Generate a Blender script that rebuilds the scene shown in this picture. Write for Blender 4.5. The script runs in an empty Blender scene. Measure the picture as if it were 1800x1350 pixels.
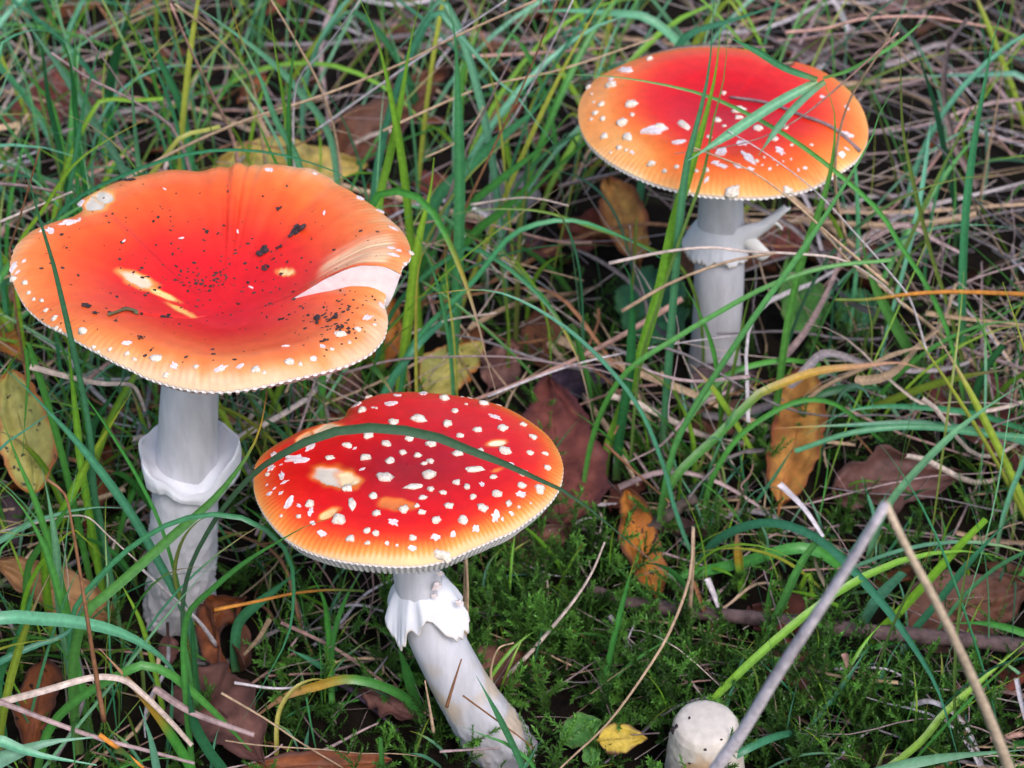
import bpy, bmesh, math, random
import numpy as np
from mathutils import Vector, noise, Matrix
from mathutils.bvhtree import BVHTree

SC = bpy.context.scene
COL = SC.collection
CM = 0.01                                   # all modelling below is in centimetres
# ------------------------------------------------------------------ camera
PITCH = math.radians(37.0)
HCAM = 50.0
FPX = 900.0 / math.tan(math.radians(15.0))
cam_d = bpy.data.cameras.new('camera')
cam_d.sensor_width = 36.0
cam_d.lens = 18.0 / math.tan(math.radians(15.0))
cam_d.clip_start = 0.01
cam_d.clip_end = 200.0
cam_d.dof.use_dof = True
cam_d.dof.focus_distance = 0.595
cam_d.dof.aperture_fstop = 21.0
cam = bpy.data.objects.new('camera', cam_d)
COL.objects.link(cam)
cam.location = (0, 0, HCAM * CM)
cam.rotation_euler = (math.pi / 2 - PITCH, 0, 0)
SC.camera = cam
# ------------------------------------------------------------------ sky, sun, exposure
SUN_EL, SUN_AZ = math.radians(50), math.radians(155)
world = bpy.data.worlds.new('World')
SC.world = world
world.use_nodes = True
wn = world.node_tree
sky = wn.nodes.new('ShaderNodeTexSky')
sky.sky_type = 'NISHITA'
sky.sun_disc = False
sky.sun_elevation = SUN_EL
sky.sun_rotation = SUN_AZ
sky.air_density = 1.15
sky.dust_density = 4.0
sky.ozone_density = 0.6
wn.links.new(sky.outputs[0], wn.nodes['Background'].inputs[0])
wn.nodes['Background'].inputs[1].default_value = 0.15
sun_d = bpy.data.lights.new('sun', 'SUN')
sun_d.energy = 0.85
sun_d.angle = math.radians(12.0)
sun_d.color = (1.0, 0.96, 0.95)
sun = bpy.data.objects.new('sun', sun_d)
COL.objects.link(sun)
sdir = Vector((math.sin(SUN_AZ) * math.cos(SUN_EL), math.cos(SUN_AZ) * math.cos(SUN_EL), math.sin(SUN_EL)))
sun.rotation_euler = sdir.to_track_quat('Z', 'Y').to_euler()
sun.location = sdir * 2
SC.view_settings.view_transform = 'Standard'
SC.view_settings.look = 'None'
SC.view_settings.exposure = 0.66
SC.view_settings.gamma = 1.0
SC.view_settings.use_white_balance = True      # the photograph's cool white balance
SC.view_settings.white_balance_temperature = 5900
SC.view_settings.white_balance_tint = 14
SC.cycles.use_denoising = True
SC.cycles.max_bounces = 8
SC.cycles.caustics_reflective = False
SC.cycles.caustics_refractive = False

# ------------------------------------------------------------------ geometry helpers
CP, SP = math.cos(PITCH), math.sin(PITCH)
EYE = np.array([0.0, 0.0, HCAM])
rnd = random.Random(11)


def ray(px, py):
    a = (px - 900.0) / FPX
    b = (675.0 - py) / FPX
    return np.array([a, CP + SP * b, -SP + CP * b])


def at_y(px, py, y):
    r = ray(px, py)
    return EYE + r * (y / r[1])


def at_z(px, py, z=0.0):
    r = ray(px, py)
    return EYE + r * ((z - HCAM) / r[2])


def on_plane(px, py, c, n):
    r = ray(px, py)
    return EYE + r * (np.dot(c - EYE, n) / np.dot(r, n))


def project(p):
    p = np.asarray(p, float) - EYE
    zc = p[..., 1] * CP - p[..., 2] * SP
    yc = p[..., 1] * SP + p[..., 2] * CP
    return 900 + FPX * p[..., 0] / zc, 675 - FPX * yc / zc, zc


def ppc(p):
    return FPX / project(p)[2]              # pixels of the photograph per centimetre at p


def unit(v):
    v = np.asarray(v, float)
    return v / (np.linalg.norm(v) + 1e-12)


def nz(x, y, z=0.0, s=1.0):
    return noise.noise(Vector((x * s, y * s, z * s)))


def catmull(pts, n):
    p = np.asarray(pts, float)
    if len(p) == 2:
        t = np.linspace(0, 1, n)[:, None]
        return p[0] * (1 - t) + p[1] * t
    seg = np.linalg.norm(np.diff(p, axis=0), axis=1) + 1e-9
    k = np.concatenate([[0], np.cumsum(seg)])
    u = np.linspace(0, k[-1], n)
    m = np.zeros_like(p)
    m[1:-1] = (p[2:] - p[:-2]) / (k[2:] - k[:-2])[:, None]
    m[0] = (p[1] - p[0]) / seg[0]
    m[-1] = (p[-1] - p[-2]) / seg[-1]
    i = np.clip(np.searchsorted(k, u, side='right') - 1, 0, len(p) - 2)
    h = seg[i][:, None]
    t = ((u - k[i]) / seg[i])[:, None]
    return ((2 * t**3 - 3 * t**2 + 1) * p[i] + (t**3 - 2 * t**2 + t) * h * m[i]
            + (-2 * t**3 + 3 * t**2) * p[i + 1] + (t**3 - t**2) * h * m[i + 1])


def make_mesh(name, verts, faces, mat=None, cols=None, smooth=True, origin=(0, 0, 0)):
    v = (np.asarray(verts, float) - np.asarray(origin, float)) * CM
    me = bpy.data.meshes.new(name)
    if isinstance(faces, np.ndarray):
        nf, k = faces.shape
        me.vertices.add(len(v))
        me.vertices.foreach_set('co', v.astype(np.float32).ravel())
        me.loops.add(nf * k)
        me.loops.foreach_set('vertex_index', faces.astype(np.int32).ravel())
        me.polygons.add(nf)
        me.polygons.foreach_set('loop_start', np.arange(0, nf * k, k, dtype=np.int32))
        me.polygons.foreach_set('loop_total', np.full(nf, k, np.int32))
        me.update(calc_edges=True)
    else:
        me.from_pydata([tuple(x) for x in v], [], faces)
        me.update()
    if smooth:
        me.polygons.foreach_set('use_smooth', np.ones(len(me.polygons), bool))
    if cols is not None:
        c = np.asarray(cols, float)
        if c.shape[1] == 3:
            c = np.concatenate([c, np.ones((len(c), 1))], axis=1)
        a = me.color_attributes.new('Col', 'FLOAT_COLOR', 'POINT')
        a.data.foreach_set('color', np.clip(c, 0, 1).astype(np.float32).ravel())
    if mat is not None:
        me.materials.append(mat)
    return me


def obj(name, me, parent=None, loc=None, label=None, cat=None, group=None, kind=None):
    o = bpy.data.objects.new(name, me)
    COL.objects.link(o)
    if parent is not None:
        o.parent = parent
    if loc is not None:
        o.location = [float(c) * CM for c in loc]
    if label:
        o['label'] = label
    if cat:
        o['category'] = cat
    if group:
        o['group'] = group
    if kind:
        o['kind'] = kind
    return o


def grid_faces(nu, nv, wrap=False, flip=False):
    i, j = np.meshgrid(np.arange(nu - 1), np.arange(nv if wrap else nv - 1), indexing='ij')
    a = i * nv + j
    b = i * nv + (j + 1) % nv
    c = (i + 1) * nv + (j + 1) % nv
    d = (i + 1) * nv + j
    f = np.stack([a, b, c, d], -1).reshape(-1, 4)
    return f[:, ::-1] if flip else f


def smoothstep(a, b, x):
    t = np.clip((np.asarray(x, float) - a) / (b - a), 0, 1)
    return t * t * (3 - 2 * t)


def lerp(a, b, t):
    a = np.asarray(a, float)
    b = np.asarray(b, float)
    t = np.asarray(t, float)
    return a + (b - a) * (t[..., None] if t.ndim else t)


# ------------------------------------------------------------------ materials
def new_mat(name):
    m = bpy.data.materials.new(name)
    m.use_nodes = True
    nt = m.node_tree
    return m, nt, nt.nodes['Principled BSDF'], nt.nodes['Material Output']


def node(nt, kind, **kw):
    n = nt.nodes.new(kind)
    for k, v in kw.items():
        setattr(n, k, v)
    return n


def mix_col(nt, a, b, fac, mode='MIX'):
    n = node(nt, 'ShaderNodeMix', data_type='RGBA', blend_type=mode)
    for sock, val in ((n.inputs[0], fac), (n.inputs[6], a), (n.inputs[7], b)):
        if hasattr(val, 'links'):
            nt.links.new(val, sock)
        else:
            sock.default_value = val
    return n.outputs[2]


def ramp(nt, src, stops):
    n = node(nt, 'ShaderNodeValToRGB')
    e = n.color_ramp.elements
    while len(e) < len(stops):
        e.new(0.5)
    for el, (p, c) in zip(e, stops):
        el.position = p
        el.color = c if len(c) == 4 else (*c, 1)
    nt.links.new(src, n.inputs[0])
    return n.outputs[0]


def tex_noise(nt, scale, detail=4.0, rough=0.55, coord='Object', stretch=None):
    tc = node(nt, 'ShaderNodeTexCoord')
    n = node(nt, 'ShaderNodeTexNoise')
    n.inputs['Scale'].default_value = scale
    n.inputs['Detail'].default_value = detail
    n.inputs['Roughness'].default_value = rough
    src = tc.outputs[coord]
    if stretch:
        mp = node(nt, 'ShaderNodeMapping')
        mp.inputs['Scale'].default_value = stretch
        nt.links.new(src, mp.inputs[0])
        src = mp.outputs[0]
    nt.links.new(src, n.inputs['Vector'])
    return n.outputs['Fac']


def bump(nt, bsdf, src, strength, dist):
    b = node(nt, 'ShaderNodeBump')
    b.inputs['Strength'].default_value = strength
    b.inputs['Distance'].default_value = dist
    nt.links.new(src, b.inputs['Height'])
    nt.links.new(b.outputs[0], bsdf.inputs['Normal'])
    return b


def attr_col(nt):
    return node(nt, 'ShaderNodeAttribute', attribute_name='Col').outputs['Color']


def thin_mat(name, rough=0.42, trans=0.3, noise_amt=0.35, scale=600.0, spec=0.4, spots=None, vary=0.0):
    m, nt, b, out = new_mat(name)
    n = tex_noise(nt, scale, 5.0, 0.6)
    g = ramp(nt, n, [(0.3, (1 - noise_amt,) * 3), (0.7, (1 + noise_amt * 0.3,) * 3)])
    c = mix_col(nt, attr_col(nt), g, 1.0, 'MULTIPLY')
    if spots:
        sn = tex_noise(nt, spots[0], 3.0, 0.65)
        sf = ramp(nt, sn, [(spots[1], (0, 0, 0)), (spots[1] + 0.05, (1, 1, 1))])
        c = mix_col(nt, c, (*spots[2], 1), sf)
    if vary:
        oi = node(nt, 'ShaderNodeObjectInfo')
        vr = ramp(nt, oi.outputs['Random'], [(0.0, (1 - vary, 1 - vary * 0.7, 1 - vary)), (1.0, (1 + vary, 1 + vary * 0.6, 1))])
        c = mix_col(nt, c, vr, 1.0, 'MULTIPLY')
    nt.links.new(c, b.inputs['Base Color'])
    b.inputs['Roughness'].default_value = rough
    b.inputs['Specular IOR Level'].default_value = spec
    bump(nt, b, n, 0.35, 0.0004)
    if trans:
        tr = node(nt, 'ShaderNodeBsdfTranslucent')
        nt.links.new(c, tr.inputs['Color'])
        mx = node(nt, 'ShaderNodeMixShader')
        mx.inputs[0].default_value = trans
        nt.links.new(b.outputs[0], mx.inputs[1])
        nt.links.new(tr.outputs[0], mx.inputs[2])
        nt.links.new(mx.outputs[0], out.inputs['Surface'])
    return m


M_BLADE = thin_mat('grass_blade', 0.38, 0.30, 0.25, 500.0, 0.5)
M_STRAW = thin_mat('dry_straw', 0.65, 0.08, 0.45, 450.0, 0.25)
M_MOSS = thin_mat('moss', 0.45, 0.35, 0.3, 300.0, 0.35, vary=0.25)
M_LEAF = thin_mat('dead_leaf', 0.6, 0.12, 0.5, 160.0, 0.3)
M_LEAF_SPOT = thin_mat('spotted_leaf', 0.55, 0.15, 0.35, 160.0, 0.3, spots=(260.0, 0.62, (0.018, 0.012, 0.008)))
M_LITTER = thin_mat('litter_leaf', 0.65, 0.08, 0.55, 140.0, 0.25, vary=0.4)
M_TWIG = thin_mat('twig_bark', 0.75, 0.0, 0.6, 300.0, 0.2)


def cap_material():
    m, nt, b, out = new_mat('cap_skin')
    n = tex_noise(nt, 220.0, 6.0, 0.6)
    g = ramp(nt, n, [(0.3, (0.86, 0.86, 0.86)), (0.7, (1.06, 1.06, 1.06))])
    c = mix_col(nt, attr_col(nt), g, 1.0, 'MULTIPLY')
    nt.links.new(c, b.inputs['Base Color'])
    rn = tex_noise(nt, 60.0, 3.0)
    rr = ramp(nt, rn, [(0.3, (0.34,) * 3), (0.75, (0.50,) * 3)])
    nt.links.new(rr, b.inputs['Roughness'])
    b.inputs['Specular IOR Level'].default_value = 0.27
    b.inputs['Subsurface Weight'].default_value = 0.12
    b.inputs['Subsurface Radius'].default_value = (1.0, 0.35, 0.15)
    b.inputs['Subsurface Scale'].default_value = 0.002
    fine = tex_noise(nt, 1400.0, 3.0, 0.6)
    bump(nt, b, fine, 0.18, 0.0004)
    return m


def flesh_material(name, tint, streak, amt, rough=0.6):
    m, nt, b, out = new_mat(name)
    n = tex_noise(nt, 260.0, 5.0, 0.6, stretch=streak)
    g = ramp(nt, n, [(0.3, (1 - amt,) * 3), (0.65, (1, 1, 1))])
    c = mix_col(nt, attr_col(nt), g, 1.0, 'MULTIPLY')
    c = mix_col(nt, c, (*tint, 1), 1.0, 'MULTIPLY')
    nt.links.new(c, b.inputs['Base Color'])
    b.inputs['Roughness'].default_value = rough
    b.inputs['Specular IOR Level'].default_value = 0.3
    b.inputs['Subsurface Weight'].default_value = 0.15
    b.inputs['Subsurface Radius'].default_value = (1.0, 0.8, 0.65)
    b.inputs['Subsurface Scale'].default_value = 0.0025
    bump(nt, b, n, 0.5, 0.0006)
    return m


M_CAP = cap_material()
M_STEM = flesh_material('stem_flesh', (1, 1, 1), (1, 1, 0.25), 0.2)
M_RING = flesh_material('ring_veil', (1, 1, 1), (0.6, 0.6, 0.5), 0.08, 0.5)
M_GILL = flesh_material('gill', (1, 1, 1), (1, 1, 1), 0.12)


def lump_material(name, c0, c1, scale, rough=0.8):
    m, nt, b, out = new_mat(name)
    n = tex_noise(nt, scale, 5.0, 0.65)
    c = ramp(nt, n, [(0.3, c0), (0.62, c1)])
    nt.links.new(c, b.inputs['Base Color'])
    b.inputs['Roughness'].default_value = rough
    b.inputs['Specular IOR Level'].default_value = 0.2
    bump(nt, b, n, 0.5, 0.0002)
    return m


M_WART = lump_material('wart', (0.44, 0.35, 0.23), (0.78, 0.71, 0.59), 2.2)
M_FLAKE = lump_material('flake', (0.55, 0.40, 0.36), (0.74, 0.67, 0.64), 2.0)
M_CRUMB = lump_material('soil_crumb', (0.012, 0.008, 0.007), (0.07, 0.045, 0.04), 500.0)
M_CLOD = lump_material('soil_clod', (0.006, 0.005, 0.005), (0.065, 0.045, 0.048), 3.0)


def soil_material():
    m, nt, b, out = new_mat('soil')
    n = tex_noise(nt, 90.0, 8.0, 0.65)
    c = ramp(nt, n, [(0.3, (0.003, 0.0025, 0.002)), (0.55, (0.012, 0.008, 0.005)), (0.75, (0.014, 0.018, 0.006))])
    nt.links.new(c, b.inputs['Base Color'])
    b.inputs['Roughness'].default_value = 0.95
    b.inputs['Specular IOR Level'].default_value = 0.1
    bump(nt, b, n, 0.9, 0.003)
    return m


M_SOIL = soil_material()
M_FAR = M_SOIL

# ------------------------------------------------------------------ ground


def ground_h(x, y):
    return 0.55 * nz(x, y, 3.1, 0.16) + 0.25 * nz(x, y, 7.7, 0.5)


gx = np.concatenate([[-2500, -800, -300, -140], np.linspace(-70, 70, 141), [140, 300, 800, 2500]])
gy = np.concatenate([[-2500, -600, -150, -20], np.linspace(20, 190, 150), [260, 420, 900, 3000]])
gv = np.array([[x, y, ground_h(x, y) if (abs(x) <= 70 and 20 <= y <= 190) else -0.2] for x in gx for y in gy])
obj('ground', make_mesh('ground', gv, grid_faces(len(gx), len(gy), flip=True), M_SOIL), kind='structure')

# ------------------------------------------------------------------ mushrooms


def root_empty(name, loc, label, cat, group=None):
    o = obj(name, None, loc=loc, label=label, cat=cat, group=group)
    o.empty_display_size = 0.01
    return o


def prof_fn(ctrl):
    xs, ys = zip(*ctrl)
    d = np.linspace(0, 1, 401)
    v = np.interp(d, xs, ys)
    k = 25
    vp = np.concatenate([v[:k][::-1], v, 2 * v[-1] - v[-k:][::-1]])
    ker = np.hanning(2 * k + 1)
    ker /= ker.sum()
    v = np.convolve(vp, ker, 'same')[k:-k]
    return lambda s: np.interp(s, d, v)


def rim_radius(C, e1, e2, n, rim_px, th, start, zoff=None):
    ang, rad = [], []
    for q in rim_px:
        p = on_plane(q[0], q[1], C + n * (q[2] if len(q) > 2 else 0.0), n) - C
        a = math.atan2(np.dot(p, e2), np.dot(p, e1))
        ang.append((a - start) % (2 * math.pi) + start)
        rad.append(math.hypot(np.dot(p, e1), np.dot(p, e2)))
    o = np.argsort(ang)
    ang = np.array(ang)[o]
    rad = np.array(rad)[o]
    return ang, rad


class Cap:
    pass


def make_cap(root, org, C, tilt, rim_px, top, under, colour, ngill=120, cut=None, warp=None, rings=84, nth=900, rstem=1.0):
    """Cap skin as a polar sheet round C; rim radius from the traced rim; returns the cap object and its world-space tree."""
    n = unit([math.sin(tilt[0]), math.sin(tilt[1]), 1.0])
    e1 = unit(np.cross([0, 1, 0], n))
    e2 = np.cross(n, e1)
    start = cut if cut is not None else 0.0
    th = start + np.linspace(0, 2 * math.pi, nth, endpoint=cut is not None)
    ang, rad = rim_radius(C, e1, e2, n, rim_px, th, start)
    if cut is None:
        ang = np.concatenate([ang - 2 * math.pi, ang, ang + 2 * math.pi])
        rad = np.concatenate([rad] * 3)
    R = np.interp(th, ang, rad)
    ker = np.hanning(11)
    ker /= ker.sum()
    if cut is None:
        R = np.convolve(np.concatenate([R[-5:], R, R[:5]]), ker, 'valid')
    else:
        R = np.convolve(np.concatenate([[R[0]] * 5, R, [R[-1]] * 5]), ker, 'valid')
    Rm = R.mean()
    wob = np.array([nz(math.cos(t) * 2.2, math.sin(t) * 2.2, org[0]) for t in th])
    s = np.concatenate([np.linspace(0.004, 0.75, rings // 2), np.linspace(0.75, 1, rings // 2 + 1)[1:]])
    S, T = np.meshgrid(s, th, indexing='ij')
    RR = np.broadcast_to(R, S.shape)
    WW = np.broadcast_to(wob, S.shape)
    groove = np.cos(ngill * T)

    def surf(S, prof, up):
        h = prof(S) * Rm
        if up:
            h = h - 0.0018 * Rm * groove * smoothstep(0.80, 0.97, S) + 0.02 * Rm * WW * smoothstep(0.5, 1, S)
            r = S * RR * (1 + 0.0025 * groove * smoothstep(0.95, 1, S))
        else:
            alt = np.where(np.arange(S.shape[1]) % 6 < 3, 1.0, -1.0)
            h = h + 0.009 * Rm * alt * smoothstep(0.2, 0.4, S) * (1 - 0.55 * smoothstep(0.93, 1.0, S)) + 0.02 * Rm * WW * smoothstep(0.5, 1, S)
            r = S * RR * (1 + 0.0025 * groove * smoothstep(0.95, 1, S))
        if warp is not None:
            h = h + warp(S, T)
        P = C + (r * np.cos(T))[..., None] * e1 + (r * np.sin(T))[..., None] * e2 + h[..., None] * n
        return P

    P = surf(S, prof_fn(top), True)
    V = P.reshape(-1, 3)
    wrap = cut is None
    F = grid_faces(len(s), nth, wrap=wrap)
    px, py, _ = project(V)
    cols, depth = colour(S.ravel(), T.ravel(), px, py, V)
    if depth is not None:
        V = V - depth[:, None] * n
    me = make_mesh('cap', V, F, M_CAP, cols, origin=org)
    cap = obj('cap', me, root)
    U = surf(S, prof_fn(under), False)
    ucol = np.tile(np.array([0.78, 0.74, 0.70]), (S.size, 1))
    ucol *= (0.80 + 0.20 * np.where(np.arange(S.size) % nth % 6 < 3, -1.0, 1.0))[:, None]
    gv = U.reshape(-1, 3)
    gf = grid_faces(len(s), nth, wrap=wrap, flip=True)
    # close the margin between skin and gills
    base = len(gv)
    gv = np.concatenate([gv, P[-1]])
    ucol = np.concatenate([ucol, np.tile([0.66, 0.50, 0.33], (nth, 1))])
    last = (len(s) - 1) * nth
    js = np.arange(nth if wrap else nth - 1)
    side = np.stack([last + js, last + (js + 1) % nth, base + (js + 1) % nth, base + js], -1)
    obj('gills', make_mesh('gills', gv, np.concatenate([gf, side]), M_GILL, ucol, origin=org), cap)
    c = Cap()
    c.obj, c.org, c.C, c.n, c.e1, c.e2, c.R = cap, org, C, n, e1, e2, Rm
    c.P, c.th, c.s = P, th, s
    c.tree = BVHTree.FromPolygons([Vector(v) for v in V], [tuple(f) for f in F])
    return c


def cap_hit(c, px, py):
    r = ray(px, py)
    hit, nrm, _, _ = c.tree.ray_cast(Vector(EYE), Vector(unit(r)))
    if hit is None:
        p = on_plane(px, py, c.C, c.n)
        hit, nrm, _, _ = c.tree.find_nearest(Vector(p))
    if nrm.dot(Vector(c.n)) < 0:
        nrm = -nrm
    return hit, nrm


def lump_mesh(seed, kind):
    r = random.Random(seed)
    bm = bmesh.new()
    if kind == 'lump':
        bmesh.ops.create_icosphere(bm, subdivisions=2, radius=1)
        for v in bm.verts:
            d = 1 + 0.55 * nz(v.co.x, v.co.y + seed * 3, v.co.z, 1.5) + 0.18 * nz(v.co.x, v.co.y, v.co.z + seed, 3.5)
            v.co *= d
            v.co.z = v.co.z * 0.62 if v.co.z > 0 else v.co.z * 0.35
            if v.co.z > 0.42:
                v.co.z = 0.42 + (v.co.z - 0.42) * 0.3
    elif kind == 'rod':
        bmesh.ops.create_icosphere(bm, subdivisions=1, radius=1)
        for v in bm.verts:
            v.co.x *= 1.0
            v.co.y *= 0.33
            v.co.z *= 0.28
    else:
        k = 14
        ph = r.uniform(0, 6)
        rr = [0.62 + 0.55 * abs(nz(math.cos(6.283 * i / k) * 1.7 + seed, math.sin(6.283 * i / k) * 1.7, seed * 1.3)) * 1.6 + r.uniform(-0.16, 0.16) for i in range(k)]
        low = [bm.verts.new((rr[i] * math.cos(6.283 * i / k + ph), rr[i] * 0.85 * math.sin(6.283 * i / k + ph), -0.12)) for i in range(k)]
        mid = [bm.verts.new((v.co.x * 0.95, v.co.y * 0.95, 0.13 + r.uniform(0, 0.08))) for v in low]
        top = bm.verts.new((0, 0, 0.2))
        for i in range(k):
            j = (i + 1) % k
            bm.faces.new((low[i], low[j], mid[j], mid[i]))
            bm.faces.new((mid[i], mid[j], top))
    me = bpy.data.meshes.new(kind)
    bm.to_mesh(me)
    bm.free()
    me.polygons.foreach_set('use_smooth', np.full(len(me.polygons), kind == 'lump', bool))
    me.materials.append(M_WART if kind == 'lump' else M_FLAKE)
    return me


LUMPS = [lump_mesh(i, 'lump') for i in range(8)]
FLAKES = [lump_mesh(40 + i, 'flake') for i in range(9)]
ROD = lump_mesh(90, 'rod')


def place_on(c, me, px, py, dia_px, name, parent=None, stretch=1.0, height=1.0, spin=None, sink=0.0, **kw):
    hit, nrm = cap_hit(c, px, py)
    rad = 0.5 * dia_px / ppc(np.array(hit))
    q = nrm.to_track_quat('Z', 'Y').to_matrix().to_4x4() @ Matrix.Rotation(rnd.uniform(0, 6.28) if spin is None else spin, 4, 'Z')
    p = hit - nrm * sink * rad
    if parent is not None:
        p = p - Vector(c.org)
    o = obj(name, me, parent, **kw)
    sc = rad * CM
    o.matrix_local = Matrix.Translation(p * CM) @ q @ Matrix.Diagonal((sc * stretch, sc / math.sqrt(stretch), sc * height, 1.0))
    return o


def add_warts(c, rows, tr):
    for row in rows.split():
        f = row.split(',')
        kind = f[3] if len(f) > 3 else 'l'
        px, py = tr[0] + float(f[0]) * tr[2], tr[1] + float(f[1]) * tr[2]
        d = float(f[2]) * tr[2] * 1.9
        if kind == 'l':
            place_on(c, rnd.choice(LUMPS), px, py, d * 1.05, 'wart', c.obj, rnd.uniform(0.9, 1.25), rnd.uniform(1.1, 1.6))
        elif kind == 'c':
            place_on(c, rnd.choice(LUMPS), px, py, d * 0.9, 'wart', c.obj, 1.7, 0.9, spin=rnd.uniform(-0.4, 0.4))
        elif kind == 'f':
            place_on(c, rnd.choice(FLAKES), px, py, d * 1.15, 'wart', c.obj, rnd.uniform(0.9, 1.5), 0.8)
        elif kind == 'h':
            place_on(c, rnd.choice(LUMPS), px, py, d * 1.1, 'wart', c.obj, 1.2, 1.1)
        elif kind == 'b':
            place_on(c, ROD, px, py, d * 1.2, 'litter_fragment', None, 1.0, 1.0, spin=rnd.uniform(-1, 0.6), sink=-0.1,
                     label='tiny pale plant fragment lying on the dished orange cap', cat='plant fragment', group='pale fragments on the dished cap')


def ellipse_mask(px, py, cx, cy, rx, ry, ang, soft=0.25, rough=0.0):
    a = math.radians(ang)
    dx, dy = px - cx, py - cy
    u = (dx * math.cos(a) + dy * math.sin(a)) / rx
    v = (-dx * math.sin(a) + dy * math.cos(a)) / ry
    d = np.sqrt(u * u + v * v)
    if rough:
        d = d + rough * (np.sin(px * 0.21 + py * 0.13) * 0.5 + np.sin(px * 0.09 - py * 0.31 + 1.7) * 0.5)
    return 1 - smoothstep(1 - soft, 1 + soft, d)


def vec_noise(V, scale, seed=0.0):
    return np.array([noise.noise(Vector((v[0] * scale, v[1] * scale, v[2] * scale + seed))) for v in V])


def ramp_np(t, stops):
    xs = [a for a, _ in stops]
    return np.stack([np.interp(t, xs, [c[k] for _, c in stops]) for k in range(3)], -1)


def tube(path, radii, nseg=40, wob=None, cap_ends=True):
    path = np.asarray(path, float)
    n = len(path)
    T = np.gradient(path, axis=0)
    T /= np.linalg.norm(T, axis=1)[:, None]
    V = []
    ref = np.array([1.0, 0, 0]) if abs(T[0][0]) < 0.8 else np.array([0, 1.0, 0])
    for i in range(n):
        a = unit(ref - T[i] * np.dot(ref, T[i]))
        b = np.cross(T[i], a)
        ref = a
        ph = np.linspace(0, 2 * math.pi, nseg, endpoint=False)
        r = radii[i] * np.ones(nseg)
        if wob is not None:
            r = r + wob(i / (n - 1), ph, path[i])
        V.append(path[i] + (r * np.cos(ph))[:, None] * a + (r * np.sin(ph))[:, None] * b)
    V = np.concatenate(V)
    F = [tuple(f) for f in grid_faces(n, nseg, wrap=True)]
    if cap_ends:
        F.append(tuple(range(nseg))[::-1])
        F.append(tuple(range((n - 1) * nseg, n * nseg)))
    return V, F


def stem(root, org, pts, ydepth, rows=130, scaly=(0.55, 0.05), dirt=0.0, name='stem'):
    """pts: (px, py, radius px) from the top of the stem to its base."""
    ctr = [at_y(a, b, ydepth(i / (len(pts) - 1))) for i, (a, b, r) in enumerate(pts)]
    rad = [r / ppc(p) for p, (_, _, r) in zip(ctr, pts)]
    path = catmull(ctr, rows)
    arc = np.concatenate([[0], np.cumsum(np.linalg.norm(np.diff(np.array(ctr), axis=0), axis=1))])
    rr = np.interp(np.linspace(0, arc[-1], rows), arc, rad)
    ks = 9
    rr = np.convolve(np.concatenate([[rr[0]] * (ks // 2), rr, [rr[-1]] * (ks // 2)]), np.ones(ks) / ks, 'valid') if rad[0] > 0.3 else rr

    def wob(t, ph, p):
        out = np.zeros(len(ph))
        for k, a in enumerate(ph):
            out[k] = 0.035 * nz(math.cos(a) * 1.3, math.sin(a) * 1.3, p[2] * 0.5 + org[0])
            g = nz(math.cos(a) * 6, math.sin(a) * 6, p[2] * 3.5 + org[0]) + 0.6 * nz(math.cos(a) * 13, math.sin(a) * 13, p[2] * 8)
            out[k] += scaly[1] * float(smoothstep(scaly[0], 1.0, t)) * max(0.0, g) ** 0.8
        return out
    V, F = tube(path, rr, 96, wob)
    t = np.repeat(np.linspace(0, 1, rows), 96)
    n1 = vec_noise(V, 0.9, org[0])
    n2 = vec_noise(V, 3.0, org[1])
    c = ramp_np(t, [(0, (0.66, 0.64, 0.645)), (0.45, (0.60, 0.585, 0.605)), (1, (0.50, 0.475, 0.47))])
    tan = smoothstep(-0.05, 0.30, n1) * smoothstep(0.35, 0.7, t) * dirt
    c = lerp(c, (0.55, 0.42, 0.27), tan)
    c = lerp(c, (0.25, 0.2, 0.15), smoothstep(0.25, 0.5, n2) * smoothstep(0.8, 1.0, t) * 0.6)
    return obj(name, make_mesh(name, V, F, M_STEM, c, origin=org), root), path, rr


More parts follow.
